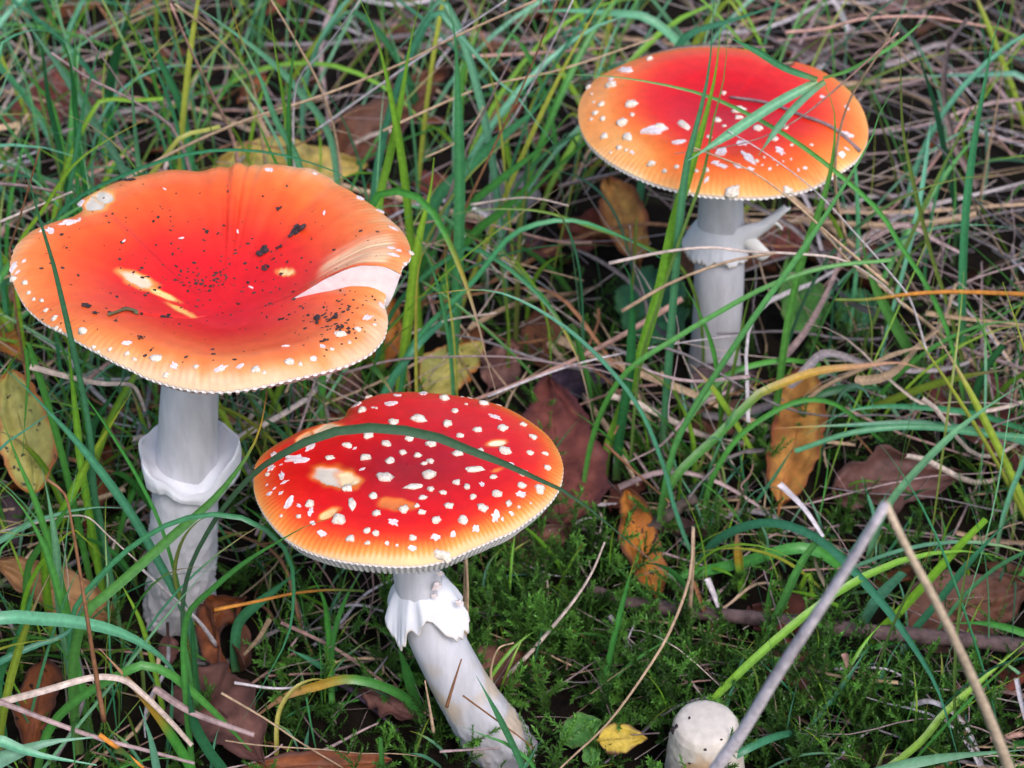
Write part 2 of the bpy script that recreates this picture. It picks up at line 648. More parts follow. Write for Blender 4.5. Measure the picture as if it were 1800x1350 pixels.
def skirt(root, org, centre, r_in, hem, thick=0.05, nph=220, nu=18, name='ring', colour=(0.72, 0.71, 0.725), lip=0.0, arch=0.25, axis=None, tan_edge=True, fold=None):
    """A veil ring: from the stem (radius r_in) out to the hem curve hem(phi) -> (radius, dz)."""
    ax = unit(axis if axis is not None else [0, 0, 1])
    e1 = unit(np.cross([0, 1, 0], ax))
    e2 = np.cross(ax, e1)
    ph = np.linspace(0, 2 * math.pi, nph, endpoint=False)
    R1, Z1, FR = (tuple(hem(ph)) + (np.zeros(nph),))[:3]
    outer, inner, cc = [], [], []
    for k, u in enumerate(np.linspace(0, 1, nu)):
        r = r_in + (R1 - r_in) * (u ** 0.8)
        z = Z1 * u - FR * u ** 7 + arch * np.sin(u * math.pi)
        wrk = np.array([0.05 * nz(math.cos(p) * 3.2, math.sin(p) * 3.2, u * 1.5 + org[0]) + 0.02 * nz(math.cos(p) * 9, math.sin(p) * 9, u * 2.5) for p in ph]) * u
        r = r + wrk
        th = thick * (0.6 + 0.4 * u) + lip * float(smoothstep(0.8, 0.95, u)) * (1 - float(smoothstep(0.97, 1.0, u)))
        base = centre + (r * np.cos(ph))[:, None] * e1 + (r * np.sin(ph))[:, None] * e2 + z[:, None] * ax
        outward = np.cos(ph)[:, None] * e1 + np.sin(ph)[:, None] * e2
        off = 0.6 * outward + 0.8 * ax
        outer.append(base + off * th)
        inner.append(base - off * th)
        e = float(smoothstep(0.93, 1.0, u)) if tan_edge else 0.0
        cc.append(np.tile(lerp(colour, (0.72, 0.60, 0.46), np.array(e * 0.7)), (nph, 1)))
    if fold is not None:
        D = fold(ph)
        for k in range(1, 9):
            u = k / 8
            wrk = np.array([0.07 * nz(math.cos(p) * 3.5, math.sin(p) * 3.5, u * 1.2 + 4) + 0.04 * nz(math.cos(p) * 8, math.sin(p) * 8, u + 7) for p in ph]) * u
            r = R1 + 0.07 * np.sin(u * math.pi) - 0.10 * u * D + wrk
            z = Z1 - D * u
            base = centre + (r * np.cos(ph))[:, None] * e1 + (r * np.sin(ph))[:, None] * e2 + z[:, None] * ax
            outward = np.cos(ph)[:, None] * e1 + np.sin(ph)[:, None] * e2
            th = thick * 0.8 + 0.05 * float(smoothstep(0.7, 0.95, u))
            outer.append(base + outward * th)
            inner.append(base - outward * th)
            cc.append(np.tile(colour, (nph, 1)))
        nu += 8
    V = np.concatenate(outer + inner[::-1])
    F = grid_faces(2 * nu, nph, wrap=True)
    C = np.concatenate(cc + cc[::-1])
    return obj(name, make_mesh(name, V, F, M_RING, C, origin=org), root)


def angdist(a, b):
    return (a - b + math.pi) % (2 * math.pi) - math.pi


RED_DEEP, RED = (0.36, 0.003, 0.010), (0.70, 0.008, 0.008)
ORANGE_RED, ORANGE, AMBER, CREAM = (0.78, 0.055, 0.012), (0.84, 0.16, 0.022), (0.86, 0.33, 0.07), (0.84, 0.62, 0.34)
WHITE_FLESH = (0.64, 0.57, 0.44)

# ---- the dished orange mushroom
YA = 52.0
CA = at_y(385, 490, YA)
orgA = np.array([at_y(322, 1085, YA)[0], YA, 0.0])
mA = root_empty('mushroom', orgA, 'tall mushroom with wide dished orange-red cap, torn at its rim and speckled with soil', 'mushroom', 'red mushrooms in the grass')
rimA = [(707, 478, 0.35), (722, 462, .35), (721, 440, .3), (706, 405, .15), (681, 378, .1), (641, 346), (592, 318), (546, 300), (490, 297), (430, 291), (360, 294),
        (300, 294), (250, 301), (202, 316), (168, 334), (140, 352), (148, 370), (128, 386), (62, 412), (28, 440), (17, 470), (30, 508), (60, 547),
        (110, 587), (170, 622), (230, 647), (290, 668), (340, 681), (400, 688), (440, 686), (500, 676), (560, 661), (610, 641), (650, 614), (675, 580), (681, 548), (674, 530, -.2)]
nA = np.array([0, 0, 1.0])
_p = at_z(690, 506, CA[2]) - CA
CUT = math.atan2(_p[1], _p[0])


def warpA(S, T):
    far = np.exp(-((T - CUT) / 0.42) ** 2) * smoothstep(0.30, 0.75, S) * 0.50
    near = np.exp(-((T - CUT - 2 * math.pi) / 0.35) ** 2) * smoothstep(0.30, 0.75, S) * -0.30
    fold = -0.10 * np.exp(-((np.abs(angdist(T, CUT + 3.75))) / 0.05) ** 2) * smoothstep(0.05, 0.2, S) * (1 - smoothstep(0.45, 0.6, S))
    wave = 0.16 * np.sin(5 * T + 0.6) * smoothstep(0.6, 1.0, S)
    back = 0.0 * np.exp(-(angdist(T, 1.6) / 0.9) ** 2) * smoothstep(0.3, 0.9, S)
    shade_pleat = 0.0  # notch and radial folds, shaped so their shading stands in for blade-shadow stripes
    for (qx, qy, dpt, wd) in [(402, 296, -0.13, 0.030), (418, 293, 0.08, 0.045), (434, 292, -0.15, 0.028), (456, 296, -0.09, 0.03), (350, 296, -0.08, 0.05), (520, 300, -0.07, 0.05), (300, 300, 0.06, 0.07), (590, 322, -0.06, 0.05)]:
        q = at_z(qx, qy, CA[2]) - CA
        shade_pleat = shade_pleat + dpt * np.exp(-(angdist(T, math.atan2(q[1], q[0])) / wd) ** 2) * smoothstep(0.25, 0.6, S)
    return far + near + fold + wave + back + shade_pleat


def colA(S, T, px, py, V):
    n1 = vec_noise(V, 0.35, 2.0)
    n2 = vec_noise(V, 1.3, 8.0)
    r = np.sqrt(((px - 365) / 352.0) ** 2 + ((py - 462) / np.where(py > 462, 186.0, 200.0)) ** 2)
    t = np.clip(0.62 * S + 0.38 * np.clip(r, 0, 1.1) + 0.10 * n1 + 0.03 * n2, 0, 1.1)
    streak = np.array([nz(math.cos(a) * 14, math.sin(a) * 14, 0.3) for a in T])
    t = t + 0.05 * streak * smoothstep(0.3, 0.8, S)
    c = ramp_np(t, [(0, (0.52, 0.006, 0.010)), (0.28, (0.60, 0.008, 0.010)), (0.45, (0.66, 0.022, 0.010)), (0.58, (0.72, 0.060, 0.012)), (0.75, (0.76, 0.115, 0.018)),
                    (0.90, (0.78, 0.20, 0.040)), (0.98, (0.78, 0.31, 0.10)), (1.06, (0.76, 0.48, 0.27))])
    dep = np.zeros(len(S))
    dT = T - CUT
    sm = smoothstep(0.02, 0.06, dT) * (1 - smoothstep(0.34, 0.55, dT)) * smoothstep(0.50, 0.62, S + 0.05 * n2) * (1 - smoothstep(0.88, 0.95, S))
    st = np.array([0.5 + 0.9 * nz(a * 26, b * 1.2, 5.0) for a, b in zip(T, S)])
    sm = sm * np.clip(st + 0.15, 0, 1)
    c = lerp(c, (0.86, 0.66, 0.36), sm * 0.9)
    dep += 0.05 * sm
    for (cx, cy, rx, ry, an, col, d) in [(170, 355, 21, 13, -30, WHITE_FLESH, .06), (184, 345, 14, 10, 10, WHITE_FLESH, .06), (242, 492, 29, 9, 24, (0.66, .54, .36), .05),
                                         (503, 478, 13, 4.5, 5, (.85, .6, .25), .03), (318, 545, 22, 3, 27, (.85, .45, .12), .03), (285, 517, 24, 4, 25, (.85, .55, .2), .03)]:
        halo = ellipse_mask(px, py, cx, cy, rx * 1.3, ry * 1.45, an, 0.3, 0.15)
        k = ellipse_mask(px, py, cx, cy, rx, ry, an, 0.15, 0.18)
        c = lerp(c, (0.86, 0.42, 0.08), halo * 0.7)
        c = lerp(c, col, k)
        dep += d * k
    br = ellipse_mask(px, py, 575, 507, 32, 7, 12, 0.5, 0.3)
    c = lerp(c, (0.45, 0.19, 0.10), br * 0.6)
    return c, dep


capA = make_cap(mA, orgA, CA, (0, 0), rimA, [(0, -.215), (.2, -.18), (.4, -.105), (.6, -.015), (.78, .045), (.9, .045), (.96, .025), (1, 0)],
                [(0, -.34), (.2, -.29), (.4, -.21), (.6, -.14), (.8, -.10), (.93, -.075), (1, -.015)], colA, 150, cut=CUT, warp=warpA)
# torn flesh below the raised flap
fe = capA.P[:, 0]
ne = capA.P[:, -1]
idx = np.where(capA.s > 0.36)[0]
rows = []
for k in range(9):
    u = k / 8
    q = fe[idx] * (1 - u) + (ne[idx] - np.array([0, 0.08, 0.45])) * u
    q = q + np.array([0, 0, -0.10])[None] * math.sin(u * math.pi)
    q = q * 1.0 + np.array([[0, 0, 0.03 * nz(p[0] * 2.0, u * 5, 1.0)] for p in q]) - np.array([0, 0, 0.01])
    rows.append(q)
tv = np.concatenate(rows)
tcol = np.tile([0.72, 0.69, 0.66], (len(tv), 1)) * (1 - 0.25 * np.clip(vec_noise(tv * [0.3, 3, 3], 1.2, 4), 0, 1))[:, None]
obj('torn_flesh', make_mesh('torn_flesh', tv, grid_faces(9, len(idx)), M_GILL, tcol, origin=orgA), capA.obj)
stemA, pathA, radA = stem(mA, orgA, [(345, 560, 52), (338, 640, 49), (333, 700, 50), (330, 780, 53), (327, 860, 57), (322, 950, 59), (318, 1030, 57), (314, 1075, 60), (312, 1110, 52)],
                          lambda t: YA, scaly=(0.35, 0.20))


def hemA(ph):
    front = np.exp(-(angdist(ph, -1.35) / 0.95) ** 2)
    fr2 = np.exp(-(angdist(ph, -1.05) / 0.30) ** 2)
    r = 1.70 + 0.08 * np.sin(3 * ph + 1) + 0.05 * np.sin(7 * ph) - 0.40 * front
    z = 0.52 + 0.1 * np.sin(2 * ph + 0.5) - 0.95 * front - 0.22 * fr2 + 0.05 * np.sin(9 * ph)
    return r, z


cR = at_y(331, 808, YA)
def foldA(ph):
    return 0.95 + 0.35 * np.exp(-(angdist(ph, 0.0) / 0.6) ** 2) - 0.62 * np.exp(-(angdist(ph, -1.5) / 0.7) ** 2) + 0.10 * np.sin(4 * ph)


skirt(mA, orgA, cR, 0.90, hemA, 0.06, lip=0.04, arch=-0.10, tan_edge=False, fold=foldA)

add_warts(capA, '''55,520,24,f 55,570,16 105,585,14 120,628,12 228,733,16 345,787,18 220,800,12 390,853,10 458,863,10 530,835,20,f 528,880,12 258,795,10
650,900,22 725,932,22,f 817,935,12 913,945,24,f 1000,933,18,f 1068,948,18 1205,915,20 1305,900,18,f 1345,850,16,f 1383,862,10 1455,835,10 1415,800,22
1490,780,16 1530,730,24,f 1590,680,20,f 1640,470,18,f 1660,450,14,f 1630,440,14,f 1690,520,14 1640,360,16,f 1590,275,20,f 1500,222,24,f 1310,130,14,f
1120,115,20,f 685,195,11,b 515,413,13,b 755,400,13,b 990,372,13,b 1350,295,16,b 1045,605,15,b 330,325,20,b 285,335,30,f 210,370,24,f 170,370,10 330,255,24,f
1190,850,18,b 690,970,14 100,495,10,f 192,700,12 175,660,10 75,540,12,f 140,655,9 300,820,11 420,880,8 560,905,9 1250,925,10 1100,960,10 1560,760,9 1670,560,10,f''', (0, 250, .4222))
# soil on the dished cap
CLODS = []
for i, (x, y, d, hgt) in enumerate([(1245, 370, 38, .8), (1100, 455, 34, .5), (1320, 740, 30, .7), (1395, 730, 26, .6), (1415, 775, 18, .7), (1345, 830, 16, .7), (690, 730, 22, .5),
                                    (365, 682, 26, .5), (395, 712, 17, .5), (545, 160, 18, .7), (515, 150, 14, .7), (585, 815, 16, .7), (1160, 278, 14, .6), (1165, 438, 14, .7), (1105, 525, 20, .5)]):
    bm = bmesh.new()
    for q in range(9):
        r_ = rnd.uniform(0.28, 0.5)
        mt = Matrix.Translation((rnd.gauss(0, .45), rnd.gauss(0, .4), rnd.uniform(0, 0.5))) @ Matrix.Rotation(rnd.uniform(0, 6), 4, 'X') @ Matrix.Diagonal((r_, r_ * rnd.uniform(.6, 1), r_ * rnd.uniform(.6, 1), 1))
        bmesh.ops.create_icosphere(bm, subdivisions=1, radius=1, matrix=mt)
    me = bpy.data.meshes.new('soil_clod')
    bm.to_mesh(me)
    bm.free()
    me.materials.append(M_CLOD)
    place_on(capA, me, x * .4222, 250 + y * .4222, d * .4222 * 1.75, 'soil_clod', None, rnd.uniform(1, 1.4), hgt * 1.3, sink=-0.1,
             label=['ragged black soil clod on the inner wall of the dished cap', 'flat grey-brown bud scale on the wall of the dished cap'][i] if i < 2 else 'small dark soil clod lying on the dished orange cap',
             cat='soil clod', group=None if i < 2 else 'soil clods on the dished cap')
sp = []
for x, y in [(190, 556), (206, 550), (220, 546), (232, 547), (240, 553)]:
    h, nn = cap_hit(capA, x, y)
    sp.append(np.array(h) + np.array(nn) * 0.05)
V, F = tube(catmull(sp, 12), np.linspace(0.045, 0.075, 12), 6, lambda a, ph, p: 0.02 * np.cos(3 * ph + 9 * a))
obj('stalk_fragment', make_mesh('stalk_fragment', V, F, M_STRAW, np.tile([0.16, 0.15, 0.07], (len(V), 1)), origin=sp[0]), None, sp[0], 'short greenish-brown stalk fragment lying on the dished cap', 'plant fragment')
cv, cf = [], []
ico = LUMPS[0]
iv = np.array([v.co[:] for v in ROD.vertices])
iff = [tuple(p.vertices) for p in ROD.polygons]
for k in range(470):
    if k < 170:
        px, py = rnd.gauss(370, 120), rnd.gauss(480, 60)
    elif k < 330:
        px, py = rnd.uniform(60, 690), rnd.uniform(310, 640)
    elif k < 380:
        px, py = rnd.gauss(350, 25), rnd.gauss(492, 10)
    else:
        px, py = rnd.gauss(590, 35), rnd.gauss(560, 22)
    r = ray(px, py)
    hit, nrm, _, _ = capA.tree.ray_cast(Vector(EYE), Vector(unit(r)))
    if hit is None or (math.hypot((px - 370) / 330, (py - 480) / 185) > 1):
        continue
    s_ = rnd.choice([0.035, 0.045, 0.055, 0.07, 0.10])
    a = rnd.uniform(0, 6.28)
    q = iv * [s_, s_ * rnd.uniform(1.2, 2.6), s_ * 2.0]
    q = np.stack([q[:, 0] * math.cos(a) - q[:, 1] * math.sin(a), q[:, 0] * math.sin(a) + q[:, 1] * math.cos(a), q[:, 2]], -1)
    b0 = len(cv)
    cv += list(q + np.array(hit) + np.array(nrm) * s_ * 0.2)
    cf += [tuple(i + b0 for i in f) for f in iff]
obj('soil_crumbs', make_mesh('soil_crumbs', cv, cf, M_CRUMB, smooth=False, origin=(0, 0, 0)), label='fine dark soil crumbs scattered over the dished orange cap', cat='soil', kind='stuff')

# ---- the white-spotted red mushroom
YB = 45.5
CB = at_y(716, 846, YB)
orgB = np.array([at_y(884, 1315, 45.0)[0], 45.0, 0.0])
mB = root_empty('mushroom', orgB, 'flat scarlet mushroom cap dotted with cream warts on a leaning white stem', 'mushroom', 'red mushrooms in the grass')
rimB = [(446, 845), (450, 816), (464, 799), (507, 772), (523, 762), (560, 750), (586, 745), (607, 734), (612, 720), (630, 709), (667, 696), (720, 691), (773, 694), (827, 700), (880, 713),
        (926, 736), (962, 763), (983, 795), (990, 822), (983, 859), (962, 888), (926, 916), (873, 944), (827, 966), (791, 980), (738, 991), (684, 994), (631, 991), (571, 977), (521, 957), (478, 923), (457, 891)]


def colB(S, T, px, py, V):
    n1 = vec_noise(V, 0.4, 5.0)
    n2 = vec_noise(V, 1.5, 9.0)
    ng = np.cos(150 * T)
    t = S + 0.035 * n1 + 0.012 * n2
    side = 0.035 * np.cos(T + 1.2)
    t = t + side * smoothstep(0.5, 1, S) + 0.012 * ng * smoothstep(0.75, .95, S)
    c = ramp_np(t, [(0, RED_DEEP), (0.25, (0.42, 0.003, 0.008)), (0.42, (0.54, 0.004, 0.006)), (0.70, (0.64, 0.006, 0.005)), (0.82, (0.70, 0.018, 0.006)), (0.90, (0.75, 0.07, 0.010)), (0.955, (0.79, 0.18, 0.022)),
                    (0.99, (0.78, 0.28, 0.05)), (1.02, (0.74, 0.46, 0.20))])
    dep = np.zeros(len(S))
    for (cx, cy, rx, ry, an, col, d) in [(588, 838, 34, 15, 12, WHITE_FLESH, .06), (612, 841, 19, 11, 20, (.84, .66, .36), .05), (575, 755, 24, 10, -12, (.86, .68, .42), .07), (873, 779, 14, 5, -5, (.86, .74, .45), .04),
                                         (697, 886, 27, 8, 6, (.66, .17, .035), .05), (578, 903, 17, 6, -27, (.86, .5, .2), .05), (874, 826, 8, 2.5, -20, (.84, .2, .03), .02), (534, 770, 16, 7, -30, (.86, .5, .25), .05)]:
        halo = ellipse_mask(px, py, cx, cy, rx * 1.25, ry * 1.35, an, 0.3, 0.15)
        k = ellipse_mask(px, py, cx, cy, rx, ry, an, 0.15, 0.15)
        c = lerp(c, (0.84, 0.25, 0.03), halo * 0.7)
        c = lerp(c, col, k)
        dep += d * k
    return c, dep


capB = make_cap(mB, orgB, CB, (0.01, 0.095), rimB, [(0, .135), (.25, .15), (.5, .152), (.75, .125), (.88, .085), (.96, .035), (1, 0)],
                [(0, -.11), (.3, -.13), (.6, -.14), (.85, -.135), (.94, -.115), (1, -.02)], colB, 150)
add_warts(capB, '''695,110,20 835,98,22,f 970,90,28,f 1070,115,28 1160,105,12,f 1200,112,12,f 1180,143,9 1265,140,26 1340,145,16,f 640,145,30,f 665,172,24 720,158,12,f 735,162,8 808,140,32,f
818,232,26 945,215,34 1088,240,28 1125,176,20 1322,205,28,f 1460,243,18 1235,270,22 1362,262,28 1150,298,18 1512,308,20 692,298,26 783,338,24 898,312,24 1008,342,26 592,348,24
630,360,12,f 683,408,28 868,382,20 940,395,20 803,423,24 1003,425,22 972,437,16 1135,388,24 1218,465,34,c 1372,373,32 1245,375,20 1225,390,14,f 1270,392,14,f 1495,383,20 1570,388,16
1405,442,22,f 1580,458,20 1465,485,22 1315,502,18 780,505,40 995,492,36 920,552,34,c 1005,563,20 1130,530,20 1183,552,20 1258,540,18,f 1065,580,18 1333,585,24 1455,545,22 1450,588,26,f
1545,563,28 1213,600,18 965,603,20 720,597,22 595,560,26 617,636,30,c 868,665,24 935,645,14 958,675,18 1095,645,22 1262,655,26 1390,635,18 1440,650,10 1498,632,8 738,682,22 1032,715,22
1165,715,26 1325,695,28,f 1358,710,12,f 1405,683,16,f 548,715,36 820,725,30,f 405,637,24 410,675,20,f 305,628,32,f 355,645,14,f 265,695,10 352,697,14 470,780,24,f 418,730,16,f 610,808,20
690,767,18 732,780,18 692,828,14 788,830,14,f 838,840,10,f 915,802,20 1028,800,24,f 1115,785,20,f 1228,758,26,f 915,852,22,f 345,415,44,f 410,355,28,f 228,388,24,f 215,457,24,f 265,440,8,f
198,490,14 268,500,24,f 280,528,16,f 205,585,18,f 262,582,16,f 505,408,20 665,464,14,f 230,560,10,f 195,540,8,f 1050,885,30,h 1085,900,24,h''', (400, 660, .3556))
stemB, pathB, radB = stem(mB, orgB, [(716, 885, 42), (724, 940, 41), (731, 1000, 41), (742, 1050, 44), (763, 1110, 48), (786, 1160, 49), (812, 1210, 50), (845, 1260, 53), (878, 1305, 56), (905, 1345, 50)],
                          lambda t: 45.5 - 0.5 * t, scaly=(0.55, 0.13), dirt=0.75)


def hemB(ph):
    def g(c, w):
        return np.exp(-(angdist(ph, c) / w) ** 2)
    teeth = 0.16 * np.sin(44 * ph) * (g(-2.35, .3) + g(-0.55, .3))
    length = 0.62 + 0.95 * g(-2.30, 0.34) + 0.85 * g(-0.72, 0.42) + 0.42 * g(-1.72, 0.13) - 0.18 * g(-1.35, 0.25) - 0.22 * g(-1.98, 0.10) + 0.35 * g(1.4, 0.9) + 0.05 * np.sin(5 * ph)
    r = 1.12 + 0.26 * g(-2.4, 0.5) + 0.42 * g(-0.55, 0.5) + 0.05 * np.sin(11 * ph)
    fr = teeth + np.array([0.10 * nz(math.cos(p) * 9, math.sin(p) * 9, 2.0) for p in ph])
    return r, -length - 0.25, fr


cRB = at_y(737, 1033, 45.4)
skirt(mB, orgB, cRB + np.array([0, 0, 0.25]), 0.70, hemB, 0.045, arch=0.12, axis=[-0.14, 0, 1], nph=300)
# shred of veil on the stem
for (x, y, d) in [(768, 1030, 24), (764, 1048, 15), (774, 1008, 15), (808, 1060, 17)]:
    me = FLAKES[rnd.randrange(9)]
    o = obj('veil_shred', me, stemB)
    p = at_y(x, y, 44.55) - orgB
    sc = 0.5 * d / 57 * CM
    o.matrix_local = Matrix.Translation(Vector(p) * CM) @ Matrix.Rotation(1.2, 4, 'X') @ Matrix.Diagonal((sc, sc, sc * 1.6, 1))

# ---- the mushroom half hidden by grass
YC = 67.3
CC = at_y(1270, 214, YC)
orgC = np.array([at_y(1257, 655, YC)[0], YC, 0.0])
mC = root_empty('mushroom', orgC, 'scarlet mushroom with orange margin and frayed ring, partly screened by grass blades', 'mushroom', 'red mushrooms in the grass')
rimC = [(1017, 190), (1023, 170), (1047, 140), (1090, 117), (1140, 97), (1197, 86), (1247, 84), (1297, 87), (1352, 97), (1372, 112), (1392, 107), (1440, 122), (1473, 143), (1507, 177), (1523, 210), (1524, 248),
        (1503, 283), (1463, 310), (1413, 333), (1363, 343), (1307, 346), (1247, 343), (1193, 333), (1140, 321), (1090, 297), (1053, 270), (1027, 237), (1017, 207)]


def colC(S, T, px, py, V):
    n1 = vec_noise(V, 0.35, 3.0)
    n2 = vec_noise(V, 1.4, 6.0)
    ng = np.cos(150 * T)
    near = 0.5 - 0.5 * np.sin(T)
    t = S + 0.06 * n1 + 0.015 * n2 + 0.07 * near * smoothstep(0.2, 0.7, S) + 0.012 * ng * smoothstep(0.7, .95, S) + 0.16 * smoothstep(0.4, 0.9, -np.cos(T)) * smoothstep(0.3, 0.7, S) * (1 - smoothstep(.8, 1, S))
    c = ramp_np(t, [(0, (0.42, 0.003, 0.010)), (0.25, (0.50, 0.004, 0.009)), (0.45, (0.62, 0.006, 0.006)), (0.62, (0.68, 0.018, 0.007)), (0.76, (0.74, 0.060, 0.010)), (0.88, (0.78, 0.135, 0.016)), (0.97, (0.80, 0.22, 0.035)),
                    (1.05, (0.82, 0.36, 0.09)), (1.1, CREAM)])
    dep = np.zeros(len(S))
    k = ellipse_mask(px, py, 1372, 104, 18, 12, 10, 0.4, 0.3)
    c = lerp(c, (0.10, 0.03, 0.02), k)
    dep += 0.2 * k
    return c, dep


capC = make_cap(mC, orgC, CC, (0.0, -0.02), rimC, [(0, .085), (.2, .10), (.45, .135), (.68, .135), (.82, .10), (.93, .05), (1, 0)],
                [(0, -.06), (.3, -.05), (.6, -.04), (.85, -.045), (.95, -.035), (1, -.025)], colC, 150)
add_warts(capC, '''285,300,32 280,268,20,f 165,310,18 390,400,34 395,455,14 230,402,20 200,447,18 240,477,16 178,480,12 340,497,30 245,572,22 367,573,28 505,540,60,f 540,520,30 665,510,38,c 640,600,32,f
325,630,18 362,642,10 280,655,8 395,655,14,f 495,713,20 565,752,14 627,730,14 845,485,24 955,430,34 955,472,20 880,515,12 875,342,14 1058,530,28 1200,522,22 1145,585,22 975,605,34,f 865,650,40,f
1010,685,38,f 1172,645,28,f 800,573,16 830,708,20,f 870,725,26,f 950,725,24,f 1017,740,18,f 783,748,18 733,752,12 785,800,16,f 1050,700,12 1530,560,30,f 1525,418,20,f 1525,635,14,f 1500,670,26,f
1395,360,18,f 1305,738,14,f 1270,745,10,f 1120,740,12,f 1235,615,10 1340,615,10 360,220,40,f 485,162,20 190,390,10 180,345,8 925,865,36,h 1215,855,26,h 665,880,26,h 1090,680,8 1140,690,8,f 1190,700,7,f
1230,690,8 1080,720,8,f 1160,720,7 1280,620,8,f''', (980, 50, .33333))
stemC, pathC, radC = stem(mC, orgC, [(1268, 250, 40), (1268, 300, 39), (1268, 350, 39), (1266, 410, 42), (1264, 480, 44), (1261, 550, 43), (1257, 610, 43), (1255, 650, 46), (1254, 680, 40)], lambda t: YC, scaly=(0.7, 0.07))


def hemC(ph):
    def g(c, w):
        return np.exp(-(angdist(ph, c) / w) ** 2)
    fr = np.array([0.30 * nz(math.cos(p) * 8, math.sin(p) * 8, 5.0) + 0.28 * nz(math.cos(p) * 17, math.sin(p) * 17, 1.0) for p in ph])
    ln = 1.15 + 0.35 * g(-0.9, 0.5) + 0.25 * g(-2.4, 0.6)
    r = 1.30 + 0.22 * g(3.0, 0.5) + 0.03 * np.sin(7 * ph)
    return r, -ln, fr


cRC = at_y(1266, 402, YC)
skirt(mC, orgC, cRC + np.array([0, 0, 0.3]), 0.92, hemC, 0.05, arch=0.05)
# second, upper fold of the ring pulled sideways into a horn
horn = [at_y(x, y, YC - 0.7) for x, y in [(1285, 425), (1312, 408), (1340, 396), (1362, 380), (1384, 362)]]
hv, hf = [], []
HP = catmull(horn, 16)
for i, p in enumerate(HP):
    t = i / 15
    w = 0.50 * (1 - t) ** 1.9 + 0.055
    for k in range(9):
        v = k / 8 * 2 - 1
        hv.append(p + np.array([0.12 * v, -0.18 * (1 - v * v), -w * v - 0.28 * (1 - t) * (v > 0) * v]) + 0.03 * nz(i * .6, k * .6, 2.0))
HF = grid_faces(16, 9)
o = obj('veil_lobe', make_mesh('veil_lobe', hv, HF, M_RING, np.tile([.82, .80, .80], (len(hv), 1)), origin=orgC), mC)
md = o.modifiers.new('thickness', 'SOLIDIFY')
md.thickness = 0.001
md.offset = 0
V, F = tube(catmull([at_y(x, y, YC - 0.72) for x, y in [(1345, 392), (1358, 391), (1370, 396), (1375, 404)]], 9), np.linspace(0.10, 0.045, 9), 7)
obj('veil_lobe', make_mesh('veil_lobe', V, F, M_RING, np.tile([.80, .76, .70], (len(V), 1)), origin=orgC), mC)
hv = []
HP = catmull([at_y(x, y, YC - 0.75) for x, y in [(1300, 412), (1322, 428), (1336, 442), (1346, 452)]], 10)
for i, p in enumerate(HP):
    for k in range(7):
        v = k / 6 * 2 - 1
        hv.append(p + np.array([0.22 * v, -0.1 * (1 - v * v), 0.18 * v + 0.03 * nz(i, k, 4.0)]))
o = obj('veil_lobe', make_mesh('veil_lobe', hv, grid_faces(10, 7), M_RING, np.tile([.82, .78, .72], (len(hv), 1)), origin=orgC), mC)
md = o.modifiers.new('thickness', 'SOLIDIFY')
md.thickness = 0.001
md.offset = 0

# ---- broken stem without a cap
YD = 43.6
orgD = np.array([at_y(1238, 1350, YD)[0], YD, 0.0])
mD = root_empty('broken_mushroom_stem', orgD, 'stump of a broken off cream mushroom stem among moss', 'mushroom')
stemD, pD, rD = stem(mD, orgD, [(1240, 1264, 2), (1240, 1264.6, 30), (1240, 1266, 44), (1240, 1270, 53), (1240, 1279, 59), (1240, 1300, 64), (1239, 1325, 67), (1238, 1370, 70), (1237, 1430, 74), (1237, 1500, 78)], lambda t: YD, rows=200, scaly=(-0.6, 0.09), dirt=0.0)
ca = stemD.data.color_attributes['Col']
dv = np.array([v.co[:] for v in stemD.data.vertices]) / CM
dn = vec_noise(dv, 1.1, 4.0) + 0.5 * vec_noise(dv, 3.0, 1.0)
dc = lerp(np.tile([0.62, 0.55, 0.46], (len(dv), 1)), (0.46, 0.31, 0.17), smoothstep(0.0, 0.4, dn) * (1 - smoothstep(2.2, 3.3, dv[:, 2])))
ca.data.foreach_set('color', np.concatenate([dc, np.ones((len(dv), 1))], 1).astype(np.float32).ravel())
dtree = BVHTree.FromPolygons([Vector(v) for v in dv], [tuple(p.vertices) for p in stemD.data.polygons])
for (x, y, d) in [(1183, 1284, 13), (1189, 1277, 8), (1212, 1262, 5), (1240, 1318, 5), (1212, 1342, 5), (1268, 1300, 4)]:
    r_ = unit(ray(x, y))
    hit, nrm, _, _ = dtree.ray_cast(Vector(EYE - orgD), Vector(r_))
    if hit is None:
        hit, nrm, _, _ = dtree.find_nearest(Vector(at_y(x, y, YD - 1.0) - orgD))
    me = LUMPS[rnd.randrange(8)].copy()
    me.materials.clear()
    me.materials.append(M_CLOD)
    o = obj('dirt_speck', me, stemD)
    sc = 0.5 * d / 54 * CM
    o.matrix_local = Matrix.Translation(hit * CM) @ nrm.to_track_quat('Z', 'Y').to_matrix().to_4x4() @ Matrix.Diagonal((sc * 1.3, sc, sc * 0.7, 1))

# ------------------------------------------------------------------ fallen leaves
LEAF_SHAPES = {
    'oval': lambda u: (np.sin(math.pi * np.clip(u, 0, 1) ** 0.85)) ** 0.75,
    'ovate': lambda u: (np.sin(math.pi * np.clip(u, 0, 1) ** 0.65)) ** 0.8,
    'long': lambda u: (np.sin(math.pi * np.clip(u, 0, 1) ** 0.9)) ** 0.6,
    'round': lambda u: (np.sin(math.pi * np.clip(u, 0, 1))) ** 0.5,
}


